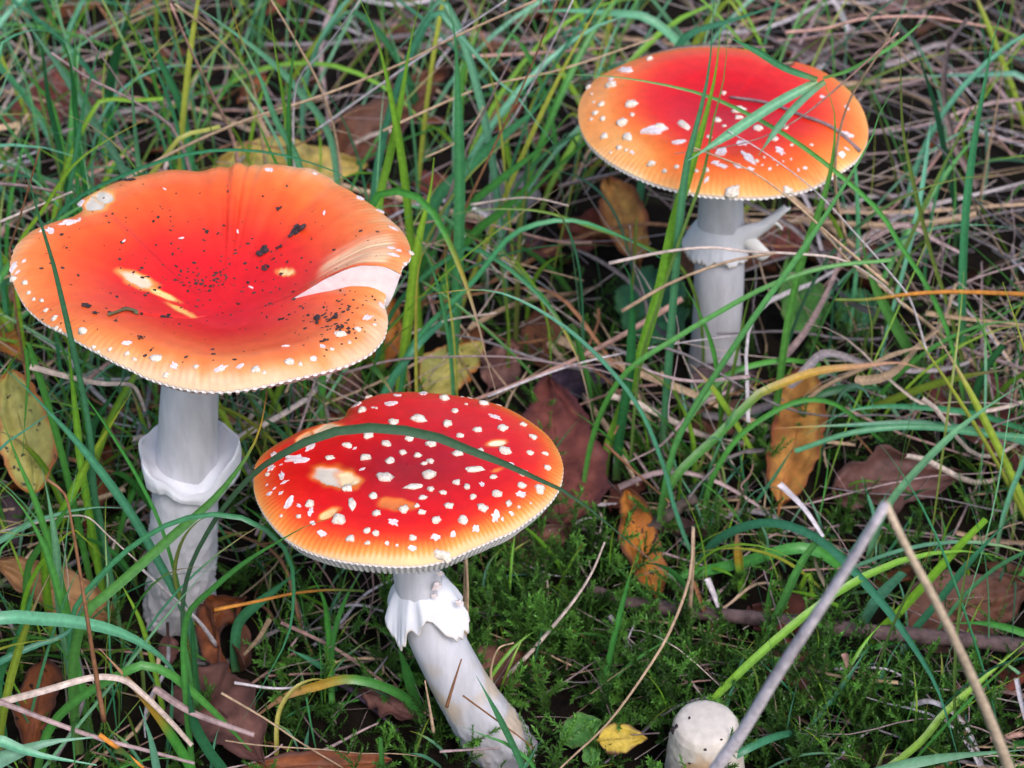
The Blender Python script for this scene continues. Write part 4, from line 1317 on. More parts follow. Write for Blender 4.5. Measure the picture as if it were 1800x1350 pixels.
TRACED = '''
T|-8|66,64|205,13 187,60 167,110 147,187 130,290 115,390
T|-12|74,71|247,0 265,50 283,110 313,173 327,227
Lb|-10|66,63|405,0 423,67 460,143 483,207 527,293|long pale green blade with scorched tip rising behind the yellow oval leaf
G|-9|66,63|527,0 515,100 507,200 510,297
B|-6|67,64|473,0 483,83 497,167 503,217
Gb|-6|62,61|427,130 433,167 457,223 480,277 490,297
L|-12|73,66|20,0 60,57 110,127 160,207 220,307
G|-7|70,68|133,0 132,83 133,173 135,310
D|-9|70,68|50,10 70,67 80,133 87,187 103,253
D|-10|69,67|77,52 110,73 123,110 128,143 133,200
T|8|66,70|0,85 30,60 67,52 93,57 115,75
G|-8|72,69|10,87 40,123 73,160 93,187
T|-9|50,45|0,197 20,240 43,293 63,360 77,410 90,450 105,510 128,610 151,718 161,790 166,866 178,920|long slender blade leaning across the edge of the dished cap
T|6|62,60|90,400 130,352 217,308 300,278 367,265 433,264 500,273 567,293 600,307 640,340 680,375 703,400 716,430|thin arching blade following the back rim of the dished cap
Bb|-6|62,60|290,193 187,247 127,293 77,367 30,443
Bc|8|70,72|173,180 230,177 287,173
Yc|9|70,71|317,240 350,232 387,222
L|-8|68,65|230,107 235,200 245,303
T|-5|71,68|213,3 253,77 287,150 313,230
L|-10|76,71|327,0 383,37 467,100 517,150 577,233
D|-16|82,78|237,0 213,67 197,127 190,190
B|-13|66,64|633,0 660,60 678,127 693,200 707,283 717,367 724,450 735,560|tall light green blade with yellowed midrib beside the torn side of the dished cap
B|-15|63,64|763,277 757,333 737,417 717,567 703,690|bright yellow-green blade standing between the dished cap and the scarlet cap
B|-13|66,64|740,0 723,67 703,187 683,283 667,350
T|-16|66,65|787,0 800,67 805,167 808,300 807,417 803,517 797,617 793,690|broad upright blue-green blade standing behind the scarlet cap
T|12|70,68|763,20 817,73 850,110 883,150 910,170 937,207 973,253
L|12|72,74|783,3 727,60 687,97
G|-12|74,74|863,0 833,77 813,133
L|14|82,84|1150,37 1060,22 983,18 903,23
T|-18|72,70|973,143 943,190 883,240 817,300 767,350
G|-12|72,68|1000,200 950,260 883,313 817,370 740,470
G|-13|70,67|972,267 933,320 883,370 837,407 790,470
O|-8|68,68|923,247 930,300 917,383 913,433 907,597
G|-7|62,62|940,130 980,130 1097,137 1227,163 1300,193 1380,237 1463,297 1547,373 1580,427 1630,503 1667,587 1693,693 1697,770|long thin blade crossing over the screened mushroom cap
Tb|7|54,56|1235,1010 1210,960 1183,883 1170,830 1127,723 1067,643 1000,580 933,537 873,513 813,510 723,523|long arching blade sweeping from the knobbly twig towards the dished cap
G|9|55,59|1172,838 1187,783 1220,717 1263,650 1340,537 1387,473 1437,400 1500,300 1533,240 1553,183 1590,140|long straight bright blade passing the foot of the screened mushroom
Gs|12|61,57|663,345 710,337 747,357 777,400 813,483 840,567 857,637 875,700|drooping green blade with a straw-coloured tip hanging behind the scarlet cap
Ts|7|64,59|817,437 867,453 920,493 960,533 993,583 1020,643 1037,713 1050,770|thin drooping blade with brown tip hanging over the toothed red-brown leaf
O|-5|66,64|750,393 813,373 887,367 960,373 1033,397 1120,427 1200,473
T|8|62,64|727,603 833,493 900,413 960,390 1013,388 1067,405 1140,440 1200,483
Yb|5|60,60|733,500 743,447 773,410
T|-6|62,62|727,397 767,493 787,583 793,633
Y|-3|62,62|780,417 787,510 797,583
T|12|62,66|733,607 787,557 817,520
D|-14|60,61|1093,460 1108,490 1111,550 1107,650 1090,760|dark green cut blade rising beside the broad two-tone blade
B|-16|60.3,61.4|1267,48 1257,133 1237,217 1213,300 1187,383 1160,505 1133,600 1107,683 1068,785|broad two-tone green blade standing just before the screened mushroom cap
T|-12|60.5,61|1255,0 1247,117 1230,200 1205,300
O|-5|60,61|1282,0 1273,133 1253,217 1237,303 1193,427 1170,497 1130,620
Tn|10|61,60|1437,140 1380,120 1330,90 1277,63|blue-green leaf of the shoot lying across the back of the screened cap
Ln|15|61,59.5|1437,143 1363,183 1280,237 1210,282|pale blue-green leaf of the shoot lying across the screened cap
Ln|12|61,60|1450,143 1413,173 1373,217 1333,273|dew-dotted leaf of the shoot over the screened cap
G|-11|61,61|1450,147 1467,200 1463,283 1447,350 1417,433 1390,540
Gn|6|61,66|1447,137 1493,123 1580,73 1640,20|stalk of the leafy shoot over the screened cap
T|-12|66,64|1767,0 1747,67 1727,167 1710,267 1697,383 1691,533 1694,650 1700,800|tall straight green blade of the clump beside the maroon leaf
O|-6|64,63|1580,27 1583,133 1588,233 1610,340 1637,447 1670,550 1695,650
D|-10|76,73|1600,60 1627,133 1647,200 1667,300 1683,383
L|9|78,80|1800,135 1720,132 1650,133 1563,137
G|-16|66,62|1510,400 1530,483 1557,543 1593,607 1633,683 1667,740 1700,810|broad green blade slanting down to the clump by the maroon leaf
T|12|78,76|1200,70 1283,37 1400,0
Y|12|84,82|1280,0 1310,43 1340,70
Gc|8|58,60|1100,655 1200,587 1267,547 1350,503 1450,470 1567,457|cut green blade crossing before the frayed-ring stem
G|-7|61,60|1200,497 1233,557 1253,613 1263,673 1267,727
O|-5|61,59|1333,463 1310,550 1287,660 1260,767 1247,830
Gc|9|59,62|1200,753 1243,693 1283,657 1333,640 1387,633 1443,642
Tb|-10|58,57|1360,753 1500,747 1633,745 1800,777
Tc|-10|57,56|1397,793 1500,760 1617,750 1733,763 1830,775
L|-11|54,55|1800,673 1733,717 1667,770 1593,847 1560,890
T|-9|60,58|1417,763 1500,720 1633,717 1733,733 1830,770
Go|13|56,61|1180,850 1200,823 1267,760 1333,693 1367,677 1433,653 1517,643 1583,638 1633,653|blade turning from green to dry tan over the amber leaf
Gc|9|57,58|1257,830 1300,767 1367,720 1417,703 1467,710 1517,747 1553,777
Dc|-13|62,61|1763,607 1730,653 1710,717 1703,800
D|12|62,63|1443,693 1517,680 1583,693
T|13|54,42|1227,993 1260,950 1317,923 1367,920 1420,937 1467,970 1547,1056 1596,1122 1644,1202 1667,1269 1689,1350|strong arching blue-green blade bowing over the long twig
Gc|-17|53,53.5|1157,1008 1200,1010 1300,990 1410,963|wide flat green blade lying over moss with rounded tip
Bo|-13|53,53|1295,917 1297,967 1305,1050
Gc|-13|50,50|1440,947 1410,987 1380,1050 1350,1120
Gb|-10|47,48|1120,967 1098,1047 1071,1158 1058,1229
G|-6|47,48|1187,1118 1133,1149 1089,1184 1062,1220
Bc|-13|50,50|1733,913 1684,962 1636,1016 1578,1078 1533,1122
T|-11|50,49|1778,909 1711,980 1644,1064 1600,1118 1578,1171
Lc|-18|51,50|1587,1007 1547,1047 1520,1087
Gc|9|48,51|1427,1229 1444,1189 1511,1149 1600,1122 1689,1122
G|-12|49,50|1667,1096 1733,1096 1800,1113
T|9|45,49|1458,1349 1502,1291 1533,1224 1569,1149 1587,1122
B|11|43,47|1569,1344 1622,1300 1658,1256 1733,1189 1800,1131
L|18|41,42|1564,1352 1667,1331 1800,1318
Tc|12|43,45|1311,1318 1378,1291 1427,1291
G|-6|51,51|1360,989 1347,1078 1338,1149
B|8|52,52|1420,1010 1400,1060 1385,1150
T|-13|49,48.5|0,641 44,680 89,727 139,781 190,846 237,914 284,997 323,1070|strong dark blade slanting down to the foot of the thick stem
G|-6|49.5,49|68,600 119,659 166,719 213,790 252,858 281,920 305,997 321,1065
Gb|15|45,47.5|150,1080 200,1035 236,1003 307,939 378,875 431,807 456,757 470,686|broad green blade with a brown tip slanting across the thick stem
T|8|45,44|130,1075 200,988 253,946 307,917 360,905 413,907 463,928 502,967 516,1017 509,1109 478,1175 428,1264|hoop of a blade arching before the thick stem and falling to the moss
O|6|49,48|321,1067 307,1013 314,967 332,932 360,910 400,905
K|7,7,7,7,8,10,17,24,26,26|46.5,43,42.5,42.5|321,1065 335,996 367,932 399,885 449,830 507,792 560,767 613,754 667,752 720,758 773,770 827,792 898,820 951,845 1000,868 1050,905 1083,933 1113,960|very long blade arching over the scarlet spotted cap
G|9|43,40.5|328,1088 378,1031 431,988 484,955 542,923 578,912|green blade whose tip touches the edge of the scarlet spotted cap
T|15|49,49|424,1088 486,1035 529,1000
L|20|42,45|-20,1092 78,1088 156,1097 214,1113 264,1140 299,1171 330,1230|wide pale blade bending over the litter near the tan leaf
Go|-16|43,43|175,1140 218,1187 272,1249 303,1296 331,1342
G|13|43,44|241,1171 288,1179 331,1210 389,1264 447,1327 474,1355
D|-16|43,43|331,1202 342,1272 369,1323 393,1355
T|10|44,46|0,1163 58,1136 117,1113 156,1047 194,1000
T|-14|45,45|70,1000 47,1078 27,1132 0,1187
B|-8|46,46|198,1000 218,1035 241,1078 253,1109
G|9|46,47|331,1167 323,1117 322,1065
Dc|11|46,46|342,1171 338,1101
G|-9|48,48|541,1000 568,1051 576,1097 581,1179 585,1260
G|-8|48,48|638,1000 607,1054 587,1117 582,1180
T|-10|48,48|506,1140 544,1159 576,1179
L|30|40,41|-20,1345 78,1307 163,1296
L|24|40,40|-20,1300 60,1325 170,1345
L|12|41,41|276,1355 264,1296 245,1241
Go|-14|46,46|428,1276 498,1226 544,1210 620,1194
Y|7|44,46|486,1327 490,1253 517,1210 552,1194 583,1198
G|10|52,52|47,600 50,660 45,720 40,800
B|11|52,52|140,800 136,754 127,674 121,615 115,560
By|-13|50,49|231,689 190,754 148,825 119,884 83,953
D|-14|53,52|222,660 190,707 160,760
G|-11|49,48|163,843 119,893 74,956 50,997
T|9|49,51|-10,798 44,757 95,724 148,716
G|-10|48,47|0,727 33,813 59,873 80,935 100,997
L|-12|47,46|74,822 86,881 98,956 101,997 103,1050
G|-13|46,46|0,852 30,881 59,923 85,980
By|-7|48,48|190,988 163,961 127,932
G|12|45,46|0,970 44,923 70,890
Gc|10|43,43|672,1352 669,1297
T|-10|43,42.6|837,1188 860,1229 886,1278 918,1347
G|-6|43,43|814,1278 857,1295 889,1307
G|16|46.5,47|736,1249 718,1191 698,1130
T|8|47,48|760,1010 762,1060 745,1100
G|7|80,78|900,60 870,110 820,160
D|12|84,82|620,20 560,80 540,140
t|-7|68,66|943,0 803,63 710,110 560,170 430,212 300,270 205,326|long golden straw leaning low behind the dished cap
w|-5|70,68|890,0 710,120 677,143 550,233
k|-9|74,70|300,7 333,83 373,167 410,247|stout pinkish straw slanting behind the yellow oval leaf
m|-6|72,70|140,50 187,110 227,167 313,240
t|-6|75,72|307,7 363,50 417,103 443,143
t|-7|70,68|477,0 517,67 560,147 590,240
w|-5|70,67|633,0 600,47 567,90 520,153
m|-8|71,68|90,93 160,140 227,173 310,235
b|-6|57,54|70,260 53,320 30,400 17,447
m|7|62,64|0,323 50,328 113,340
p|6|62,62|0,390 60,365 127,337
Y|3|76,74|187,97 233,60 293,13
m|-6|70,66|953,0 883,133 843,213 813,280 783,360 757,440
b|-6|68,62|980,0 927,133 883,227 850,297 817,367 787,433 747,523 720,590|long orange-brown stalk slanting between the dished cap and the screened mushroom
w|-6|72,69|1007,0 950,120 913,190 870,267
p|5|67,66|827,360 910,348 950,350 1000,362
t|4|68,69|747,277 797,253 833,217 850,187
t|5|70,76|673,230 737,200 850,153 983,123 1150,67
k|8|84,86|817,100 950,93 1083,83
m|8|74,72|983,327 1090,303
m|5|62,60|600,657 693,633 800,627 883,627 967,637 1050,650 1113,670|thin mauve straw arched level behind the scarlet cap
w|5|60,62|857,697 933,667 1013,640 1100,620 1200,602 1293,590
p|5|64,64|720,587 787,563 873,550
g|-5|65,63|1107,397 1113,463 1133,523 1137,570
p|7|60,61|1070,463 1167,443 1247,435 1313,442 1413,447 1480,457 1547,497 1590,540|pale forked straw crossing the frayed ring
t|8|60,60.5|1093,547 1180,497 1280,460 1363,445
tn|-6|63,61|1580,30 1547,90 1500,163 1477,227 1468,300 1473,363 1487,420|wavy tan grass stalk hanging before the rim of the screened cap
kn|4|62,61|1580,57 1480,147 1397,213 1313,250 1187,270
t|-6|61,60|1220,260 1313,297 1380,343 1447,403 1513,460 1560,500|tan straw slanting down across the front of the screened cap
w|-4|61.5,60|1280,230 1347,270 1430,333 1497,403 1573,490 1600,527 1633,633
m|10|76,76|1030,153 1130,103 1213,82 1360,82
m|-14|80,76|1700,33 1667,83 1660,167 1677,250 1720,330
t|-5|76,74|1763,117 1753,183 1737,267 1723,350
k|8|80,82|1380,57 1450,50 1517,33 1633,30 1733,47
m|4|80,80|1360,73 1467,60 1560,53
t|8|62,62|1413,707 1453,677 1520,647 1567,623 1617,612 1663,610
oe|-9|63,60|1467,527 1520,527 1600,517 1677,513 1800,517
t|10|64,62|1627,550 1700,560 1800,570
m|6|66,66|1660,510 1733,483 1800,463
t|-9|66,62|1440,400 1500,467 1553,507 1610,553 1667,600 1767,693
b|-6|60,58|1500,760 1577,847 1600,880
m|14|64,66|1367,640 1417,580 1467,483 1480,420
m|12|66,66|1530,420 1590,395 1650,425 1690,445
w|31|31,30.5|1150,1530 1240,1378 1258,1350 1302,1291 1356,1202 1422,1100 1489,998 1556,888|thick pale straw rising from beside the stem stump to a bend
cn|-30|31,30.6|1557,885 1591,958 1644,1056 1702,1176 1751,1291 1773,1350 1790,1400 1835,1560 1900,1800 1960,2050|thick cream straw falling away from the same bend
t|8|48.5,45,42.5|1218,927 1213,1011 1178,1109 1133,1184 1067,1273 1000,1336 970,1365|long tan stalk curving from the knobbly twig over the moss
w|10|46,44|1600,1240 1636,1233 1680,1256 1711,1300 1729,1349
w|6|48,47|1467,1176 1556,1176 1613,1207 1640,1233
k|7|48,47|1449,1149 1458,1202 1493,1273
k|12|48,47|1484,1149 1502,1202 1520,1256
p|8|48,50|871,1206 923,1157 973,1100 1013,1050 1040,1007 1063,953
b|6|58,55|1063,780 1117,830 1177,883
w|12|55,53|1370,850 1413,893 1447,943
m|11|58,57|1087,857 1147,833 1200,830 1267,850 1350,900
w|12|52,51|1243,1017 1257,1050 1273,1100
b|-13|52,50|1220,1023 1233,1060 1250,1100 1285,1190
g|9|50,48|1071,1082 1116,1149 1173,1229
b|-9|42,42|83,843 113,867 127,926 139,997 152,1078 167,1175 183,1268|slender brown stalk standing before the tan curled leaf
p|14|42,43|-20,1240 78,1214 163,1191 214,1194 249,1218 296,1264 338,1311|broad pale straw arching over the rust-orange leaf
m|10|42,42|-10,1230 156,1292 272,1323 342,1342
m|14|43,43|272,1210 331,1249 389,1272 447,1292
w|6|46,47|412,1200 486,1210 564,1204 661,1194
oe|8|47,48|377,1072 447,1058 517,1043 583,1037 640,1039
t|5|44,43|389,1218 467,1264 525,1303 603,1350
w|-9|49,47|249,1000 296,1043 350,1093 381,1136
t|10|47,48|474,1089 455,1121 428,1152
on|10|41,41|175,1292 218,1323 253,1350
p|5|50,48|0,935 89,914 151,908 193,944 243,988
p|11|52,53|53,644 119,662 178,674 231,677 246,698 255,724
b|-6|42.8,43.2|811,1159 796,1206 785,1243
t|9|47,47|819,980 822,1032 822,1084
t|5|46.5,47|866,1209 863,1177 877,1139 903,1130
b|4|43,43|814,1223 866,1261 909,1292 938,1315
m|6|42.5,42.5|773,1321 880,1315
t|-6|43,43|747,1197 756,1249 762,1287
m|10|48,48|660,1190 620,1194 583,1202
'''
for line in TRACED.strip().splitlines():
    trace(line)
# grey straw lying on the screened cap
sp = []
for x, y in [(1283, 173), (1347, 183), (1413, 207), (1463, 227), (1510, 268)]:
    h, nn = cap_hit(capC, x, y)
    sp.append(np.array(h) + np.array(nn) * 0.07)
V, F = tube(catmull(sp, 16), np.linspace(0.05, 0.085, 16), 6)
obj('dry_straw', make_mesh('dry_straw', V, F, M_STRAW, np.tile([0.26, 0.19, 0.18], (len(V), 1)), origin=sp[0]), None, sp[0], 'grey straw lying on the red top of the screened cap', 'straw', 'dry grass straws')

# twigs
def twig(pts, r0, r1, col, label, knobs=0.15):
    P = catmull([at_z(x, y, z) for x, y, z in pts], 34)
    r = np.linspace(r0, r1, 34)
    V, F = tube(P, r, 10, lambda a, ph, p: np.array([knobs * r0 * (nz(math.cos(q) * 2, math.sin(q) * 2, p[0] * 1.5 + p[1]) + 0.6 * nz(a * 14, 3.0, 1.0)) for q in ph]))
    return obj('twig', make_mesh('twig', V, F, M_TWIG, np.tile(col, (len(V), 1)), origin=P[0]), None, P[0], label, 'twig')


twig([(1030, 1035, .5), (1120, 1062, 1.0), (1220, 1075, 1.1), (1350, 1090, 1.2), (1480, 1105, 1.2), (1620, 1118, 1.2), (1820, 1138, 1.2)], 0.26, 0.30, (0.13, 0.085, 0.08), 'long grey-brown twig lying across the moss', 0.2)
twig([(575, 1192, .9), (615, 1212, .9), (650, 1240, .6), (700, 1285, .3)], 0.11, 0.07, (0.06, 0.035, 0.06), 'short dark purple twig lying in the moss')
twig([(1100, 965, .4), (1150, 925, 1.6), (1190, 893, 2.4), (1222, 872, 2.9)], 0.16, 0.26, (0.10, 0.075, 0.06), 'knobbly stub of a twig rising from the moss', 0.6)
twig([(1360, 75, 1.5), (1385, 110, 1.5), (1415, 130, 1.5)], 0.25, 0.2, (0.05, 0.03, 0.025), 'dark bark piece behind the notch of the screened cap', 0.4)

# ------------------------------------------------------------------ scattered grass and straw
def merged(name, pieces, mat, **kw):
    vs, fs, cs, b = [], [], [], 0
    for V, F, C in pieces:
        vs.append(V)
        fs.append(F + b)
        cs.append(C)
        b += len(V)
    return obj(name, make_mesh(name, np.concatenate(vs), np.concatenate(fs), mat, np.concatenate(cs)), **kw)


def grown(L, lean, bend, w, kind, tip, seed, n=13):
    t = np.linspace(0, 1, n)
    a = lean + bend * t ** 1.6
    d = np.stack([np.sin(a), 0.18 * np.array([nz(x * 2, seed, 4.0) for x in t]), np.cos(a)], -1)
    path = np.concatenate([[[0, 0, -0.5]], np.cumsum(d * (L / (n - 1)), axis=0)])[:n]
    ww = w * np.clip(0.7 + 1.3 * t, 0, 1) * (1 - smoothstep(0.6, 1.0, t) * 0.92)
    return ribbon(path, ww, rnd.uniform(-0.7, 0.7), rnd.uniform(-1.0, 1.0), blade_cols(kind, tip, 0.7, seed), toward=np.array([10.0, -60, 40])) + (path,)


def quad_tube(path, r, col, ns=5):
    V, F = tube(path, r, ns, cap_ends=False)
    return V, np.array(F), np.repeat(col, ns, axis=0)


def strewn(L, wavy, w, kind, seed, n=14):
    t = np.linspace(0, 1, n)
    path = np.stack([L * (t - 0.5), wavy * L * np.array([nz(x * 1.6, seed, 0.0) for x in t]), 0.5 * wavy * L * np.array([nz(x * 1.6, seed, 9.0) for x in t])], -1)
    base = np.array(DRY[kind]) * rnd.uniform(0.75, 1.1)
    col = np.tile(base, (n, 1)) * (1 + 0.35 * np.array([nz(x * 7, seed, 3.0) for x in t]))[:, None]
    if w > 0.2:
        return ribbon(path, np.full(n, w) * (1 - 0.6 * t ** 2), rnd.uniform(-0.6, 0.6), rnd.uniform(-1.5, 1.5), lambda q: col, 0.5, toward=np.array([0.0, -60, 60])) + (path,)
    return quad_tube(path, 0.5 * w * (1 - 0.5 * t), col) + (path,)


def xform(P, x, y, z, rz, tilt=0.0, sc=1.0, roll=0.0):
    M = Matrix.Translation((x, y, z)) @ Matrix.Rotation(rz, 4, 'Z') @ Matrix.Rotation(tilt, 4, 'Y') @ Matrix.Rotation(roll, 4, 'X') @ Matrix.Scale(sc, 4)
    A = np.array(M)
    return np.asarray(P) @ A[:3, :3].T + A[:3, 3], M


def hides(path, y_slack=0.0):
    """does this blade stand between the viewpoint and a mushroom?"""
    px, py, _ = project(path)
    for (cx, cy, rx, ry, yy) in [(370, 488, 360, 205, YA + 3), (718, 845, 280, 160, 47), (1270, 214, 262, 140, YC + 2), (325, 830, 75, 165, YA), (755, 1080, 95, 150, 45.4), (1265, 420, 70, 110, YC), (1240, 1310, 80, 70, YD)]:
        if np.any((((px - cx) / rx) ** 2 + ((py - cy) / ry) ** 2 < 1) & (path[:, 1] < yy)):
            return True
    return False


LEAF_VIEW = [(510, 270, 140, 45, 85), (700, 210, 95, 90, 90), (680, 585, 45, 65, 70), (35, 755, 55, 110, 62), (90, 1025, 100, 60, 56), (395, 1110, 65, 80, 53), (400, 1265, 90, 80, 50), (60, 1250, 55, 95, 48), (975, 790, 95, 130, 62),
             (830, 640, 90, 50, 68), (1090, 385, 55, 75, 80), (1142, 540, 62, 65, 74), (1395, 765, 55, 120, 62), (1570, 835, 120, 65, 62), (1112, 955, 45, 100, 57), (1095, 1290, 50, 30, 47), (1020, 1285, 45, 40, 47), (690, 1240, 50, 35, 50),
             (1400, 520, 60, 70, 75), (1720, 1060, 100, 70, 54), (560, 1330, 140, 30, 46), (1150, 1065, 110, 26, 53), (1330, 1088, 110, 26, 53), (1520, 1108, 120, 26, 52), (1700, 1125, 120, 26, 52), (640, 1235, 60, 40, 50), (860, 1290, 80, 60, 45)]


def veils(path):
    px, py, _ = project(path)
    return any(np.any((((px - cx) / rx) ** 2 + ((py - cy) / ry) ** 2 < 1) & (path[:, 1] < yy)) for cx, cy, rx, ry, yy in LEAF_VIEW)


def pierces(path):
    for c, hb in ((capA, 0.10), (capB, 0.10), (capC, 0.10)):
        d = path - c.C
        h = d @ c.n
        if np.any((np.linalg.norm(d - h[:, None] * c.n, axis=1) < c.R + 0.3) & (np.abs(h) < 1.9)):
            return True
    return any(np.any((np.hypot(path[:, 0] - a, path[:, 1] - b) < 1.5) & (path[:, 2] < 9)) for a, b, r in CAPS_XY)


GV = []
for k in range(64):
    kind = 'TLTGBLLBGOTGLBYG'[k % 16]
    GV.append((grown(rnd.uniform(7, 19), rnd.uniform(0.0, 0.75), rnd.uniform(0.1, 1.7), rnd.choice([0.09, 0.12, 0.15, 0.19, 0.24, 0.30]) * rnd.uniform(.9, 1.15), kind, rnd.choice(['', '', '', 'b', 'y', 's']), k * 3.1), kind))
GS = []
for k in range(24):
    kind = 'TLGBLOBG'[k % 8]
    GS.append((grown(rnd.uniform(2.5, 6.5), rnd.uniform(0.0, 0.9), rnd.uniform(0.1, 1.2), rnd.uniform(0.07, 0.20), kind, rnd.choice(['', '', 'b', 'y']), k * 5.7, 10), kind))
SV = []
for k in range(40):
    kind = 'mtpmgwmktbmpmtg'[k % 15]
    SV.append((strewn(rnd.uniform(6, 17), rnd.choice([0.06, 0.1, 0.2, 0.35]), rnd.choice([0.06, 0.07, 0.09, 0.11, 0.14, 0.22, 0.32]), kind, k * 2.3), kind))

cand_g, cand_s = [], []


def in_view(x, y):
    return abs(x) < 0.31 * math.hypot(y, 45) + 5


def put_green(lib, x, y, z0, acc=0.05, scl=(0.8, 1.15), tilt=None):
    (V, F, C, path), kind = lib[rnd.randrange(len(lib))]
    i = lib
    rz, tl, sc = rnd.uniform(0, 6.28), (rnd.gauss(0, 0.18) if tilt is None else tilt), rnd.uniform(*scl)
    P, M = xform(path, x, y, z0, rz, tl, sc)
    if P[:, 2].min() < -1.6 or pierces(P):
        return
    if (hides(P) and rnd.random() > acc) or (veils(P) and rnd.random() > 0.3):
        return
    vis = project(P)
    size = np.hypot(np.diff(vis[0]), np.diff(vis[1])).sum() if in_view(x, y) else 0.0
    cand_g.append((size, (V, F, C), M, kind, P))


def put_straw(x, y, z, acc=0.08, scl=(0.7, 1.2), tilt=0.22, kinds=None):
    for _ in range(12):
        (V, F, C, path), kind = SV[rnd.randrange(len(SV))]
        if kinds is None or kind in kinds:
            break
    P, M = xform(path, x, y, z, rnd.uniform(0, 6.28), rnd.gauss(0, tilt), rnd.uniform(*scl), rnd.uniform(0, 6.28))
    if pierces(P) or (hides(P) and rnd.random() > acc) or (veils(P) and rnd.random() > 0.3):
        return
    vis = project(P)
    size = np.hypot(np.diff(vis[0]), np.diff(vis[1])).sum() if in_view(x, y) else 0.0
    cand_s.append((size, (V, F, C), M, kind, P))


for k in range(2100):                                   # the tangle behind the mushrooms
    y = 62 + 78 * rnd.random() ** 1.3
    x = rnd.uniform(-0.42 * y - 6, 0.42 * y + 6)
    right = x > 4 + 0.08 * (y - 62)
    if right and rnd.random() < 0.5:
        continue
    if y < 72 and x > -6 and rnd.random() < 0.45:
        continue
    put_green(GV, x, y, 0.0)
for k in range(2300):
    y = 60 + 75 * rnd.random() ** 1.2
    x = rnd.uniform(-0.42 * y - 6, 0.42 * y + 6)
    right = x > 6 + 0.06 * (y - 62)
    if not right and rnd.random() < 0.35:
        continue
    put_straw(x, y, abs(rnd.gauss(0, 2.6)) + 0.3, kinds='mgmtpkw' if right else None)
for k in range(620):                                    # clump under and before the dished cap
    x, y = rnd.uniform(-24, -6.5), rnd.uniform(41, 63)
    put_green(GV if (x < -13.5 or y > 58) else GS, x, y, 0.0, 0.03, (0.5, 0.85))
for k in range(260):
    x, y = rnd.uniform(-22, -4), rnd.uniform(40, 62)
    put_straw(x, y, abs(rnd.gauss(0, 1.0)) + 0.2, 0.03, (0.5, 0.9))
for k in range(520):                                    # beside the long twig
    x, y = rnd.uniform(5.5, 24), rnd.uniform(43, 64)
    put_green(GS if rnd.random() < 0.7 else GV, x, y, 0.0, 0.02, (0.6, 0.95))
for k in range(460):
    x, y = rnd.uniform(3, 24), rnd.uniform(42, 66)
    put_straw(x, y, abs(rnd.gauss(0, 0.8)) + 0.2, 0.02, (0.4, 0.8), kinds=None if y < 54 else 'mgtk')
for k in range(190):                                    # few short blades in the moss
    x, y = rnd.uniform(-7, 8), rnd.uniform(42, 62)
    put_green(GS, x, y, 0.0, 0.0, (0.5, 0.9))
for k in range(200):
    x, y = rnd.uniform(-7, 8), rnd.uniform(43, 62)
    put_straw(x, y, abs(rnd.gauss(0, 0.4)) + 0.15, 0.0, (0.3, 0.6))
for k in range(700):                                    # outside the picture on both sides
    x, y = rnd.choice([-1, 1]) * rnd.uniform(20, 48), rnd.uniform(25, 70)
    if not in_view(x, y):
        put_green(GV, x, y, 0.0)

def framed(P):
    px, py, zc = project(P)
    return bool(np.any((zc > 1) & (px > -80) & (px < 1880) & (py < 1420)))


for k in range(1100):                                   # grass nearer than the picture's lower edge
    x, y = rnd.uniform(-45, 45), rnd.uniform(6, 44)
    n0 = len(cand_g)
    put_green(GV if k % 2 else GS, x, y, 0.0)
    if len(cand_g) > n0 and framed(cand_g[-1][4]):
        cand_g.pop()
    elif len(cand_g) > n0:
        cand_g[-1] = (0.0,) + cand_g[-1][1:]
    if k % 3 == 0:
        n0 = len(cand_s)
        put_straw(x, y - 1, abs(rnd.gauss(0, 0.6)) + 0.2, 1.0, (0.5, 0.9))
        if len(cand_s) > n0 and framed(cand_s[-1][4]):
            cand_s.pop()
        elif len(cand_s) > n0:
            cand_s[-1] = (0.0,) + cand_s[-1][1:]


def settle(cands, limit, nm, cat, mat, stuff_name, stuff_label, noun, group):
    cands.sort(key=lambda q: -q[0])
    cache = {}
    rest = []
    for i, (size, geo, M, kind, P) in enumerate(cands):
        if i < limit and size > 0:
            key = id(geo[0])
            if key not in cache:
                cache[key] = make_mesh(nm, geo[0], geo[1], mat, geo[2])
            o = obj(nm, cache[key], None, None, '%s %s %s %s' % (shape_word(P), WORD[kind], noun, zone(P[len(P) // 2])), cat, group)
            loc, rot, sc = M.decompose()
            o.matrix_basis = Matrix.LocRotScale(loc * CM, rot, sc)
        else:
            A = np.array(M)
            c = geo[2] * rnd.uniform(0.75, 1.2)
            rest.append((geo[0] @ A[:3, :3].T + A[:3, 3], geo[1], c))
    merged(stuff_name, rest, mat, label=stuff_label, cat=cat, kind='stuff')


settle(cand_g, 165, 'grass_blade', 'grass blade', M_BLADE, 'grass', 'dense tangle of thin green grass filling the ground', 'grass blade', 'green grass blades')
settle(cand_s, 215, 'dry_straw', 'straw', M_STRAW, 'dead_grass', 'mat of fine dead grass strewn under the green blades', 'dry straw', 'dry grass straws')

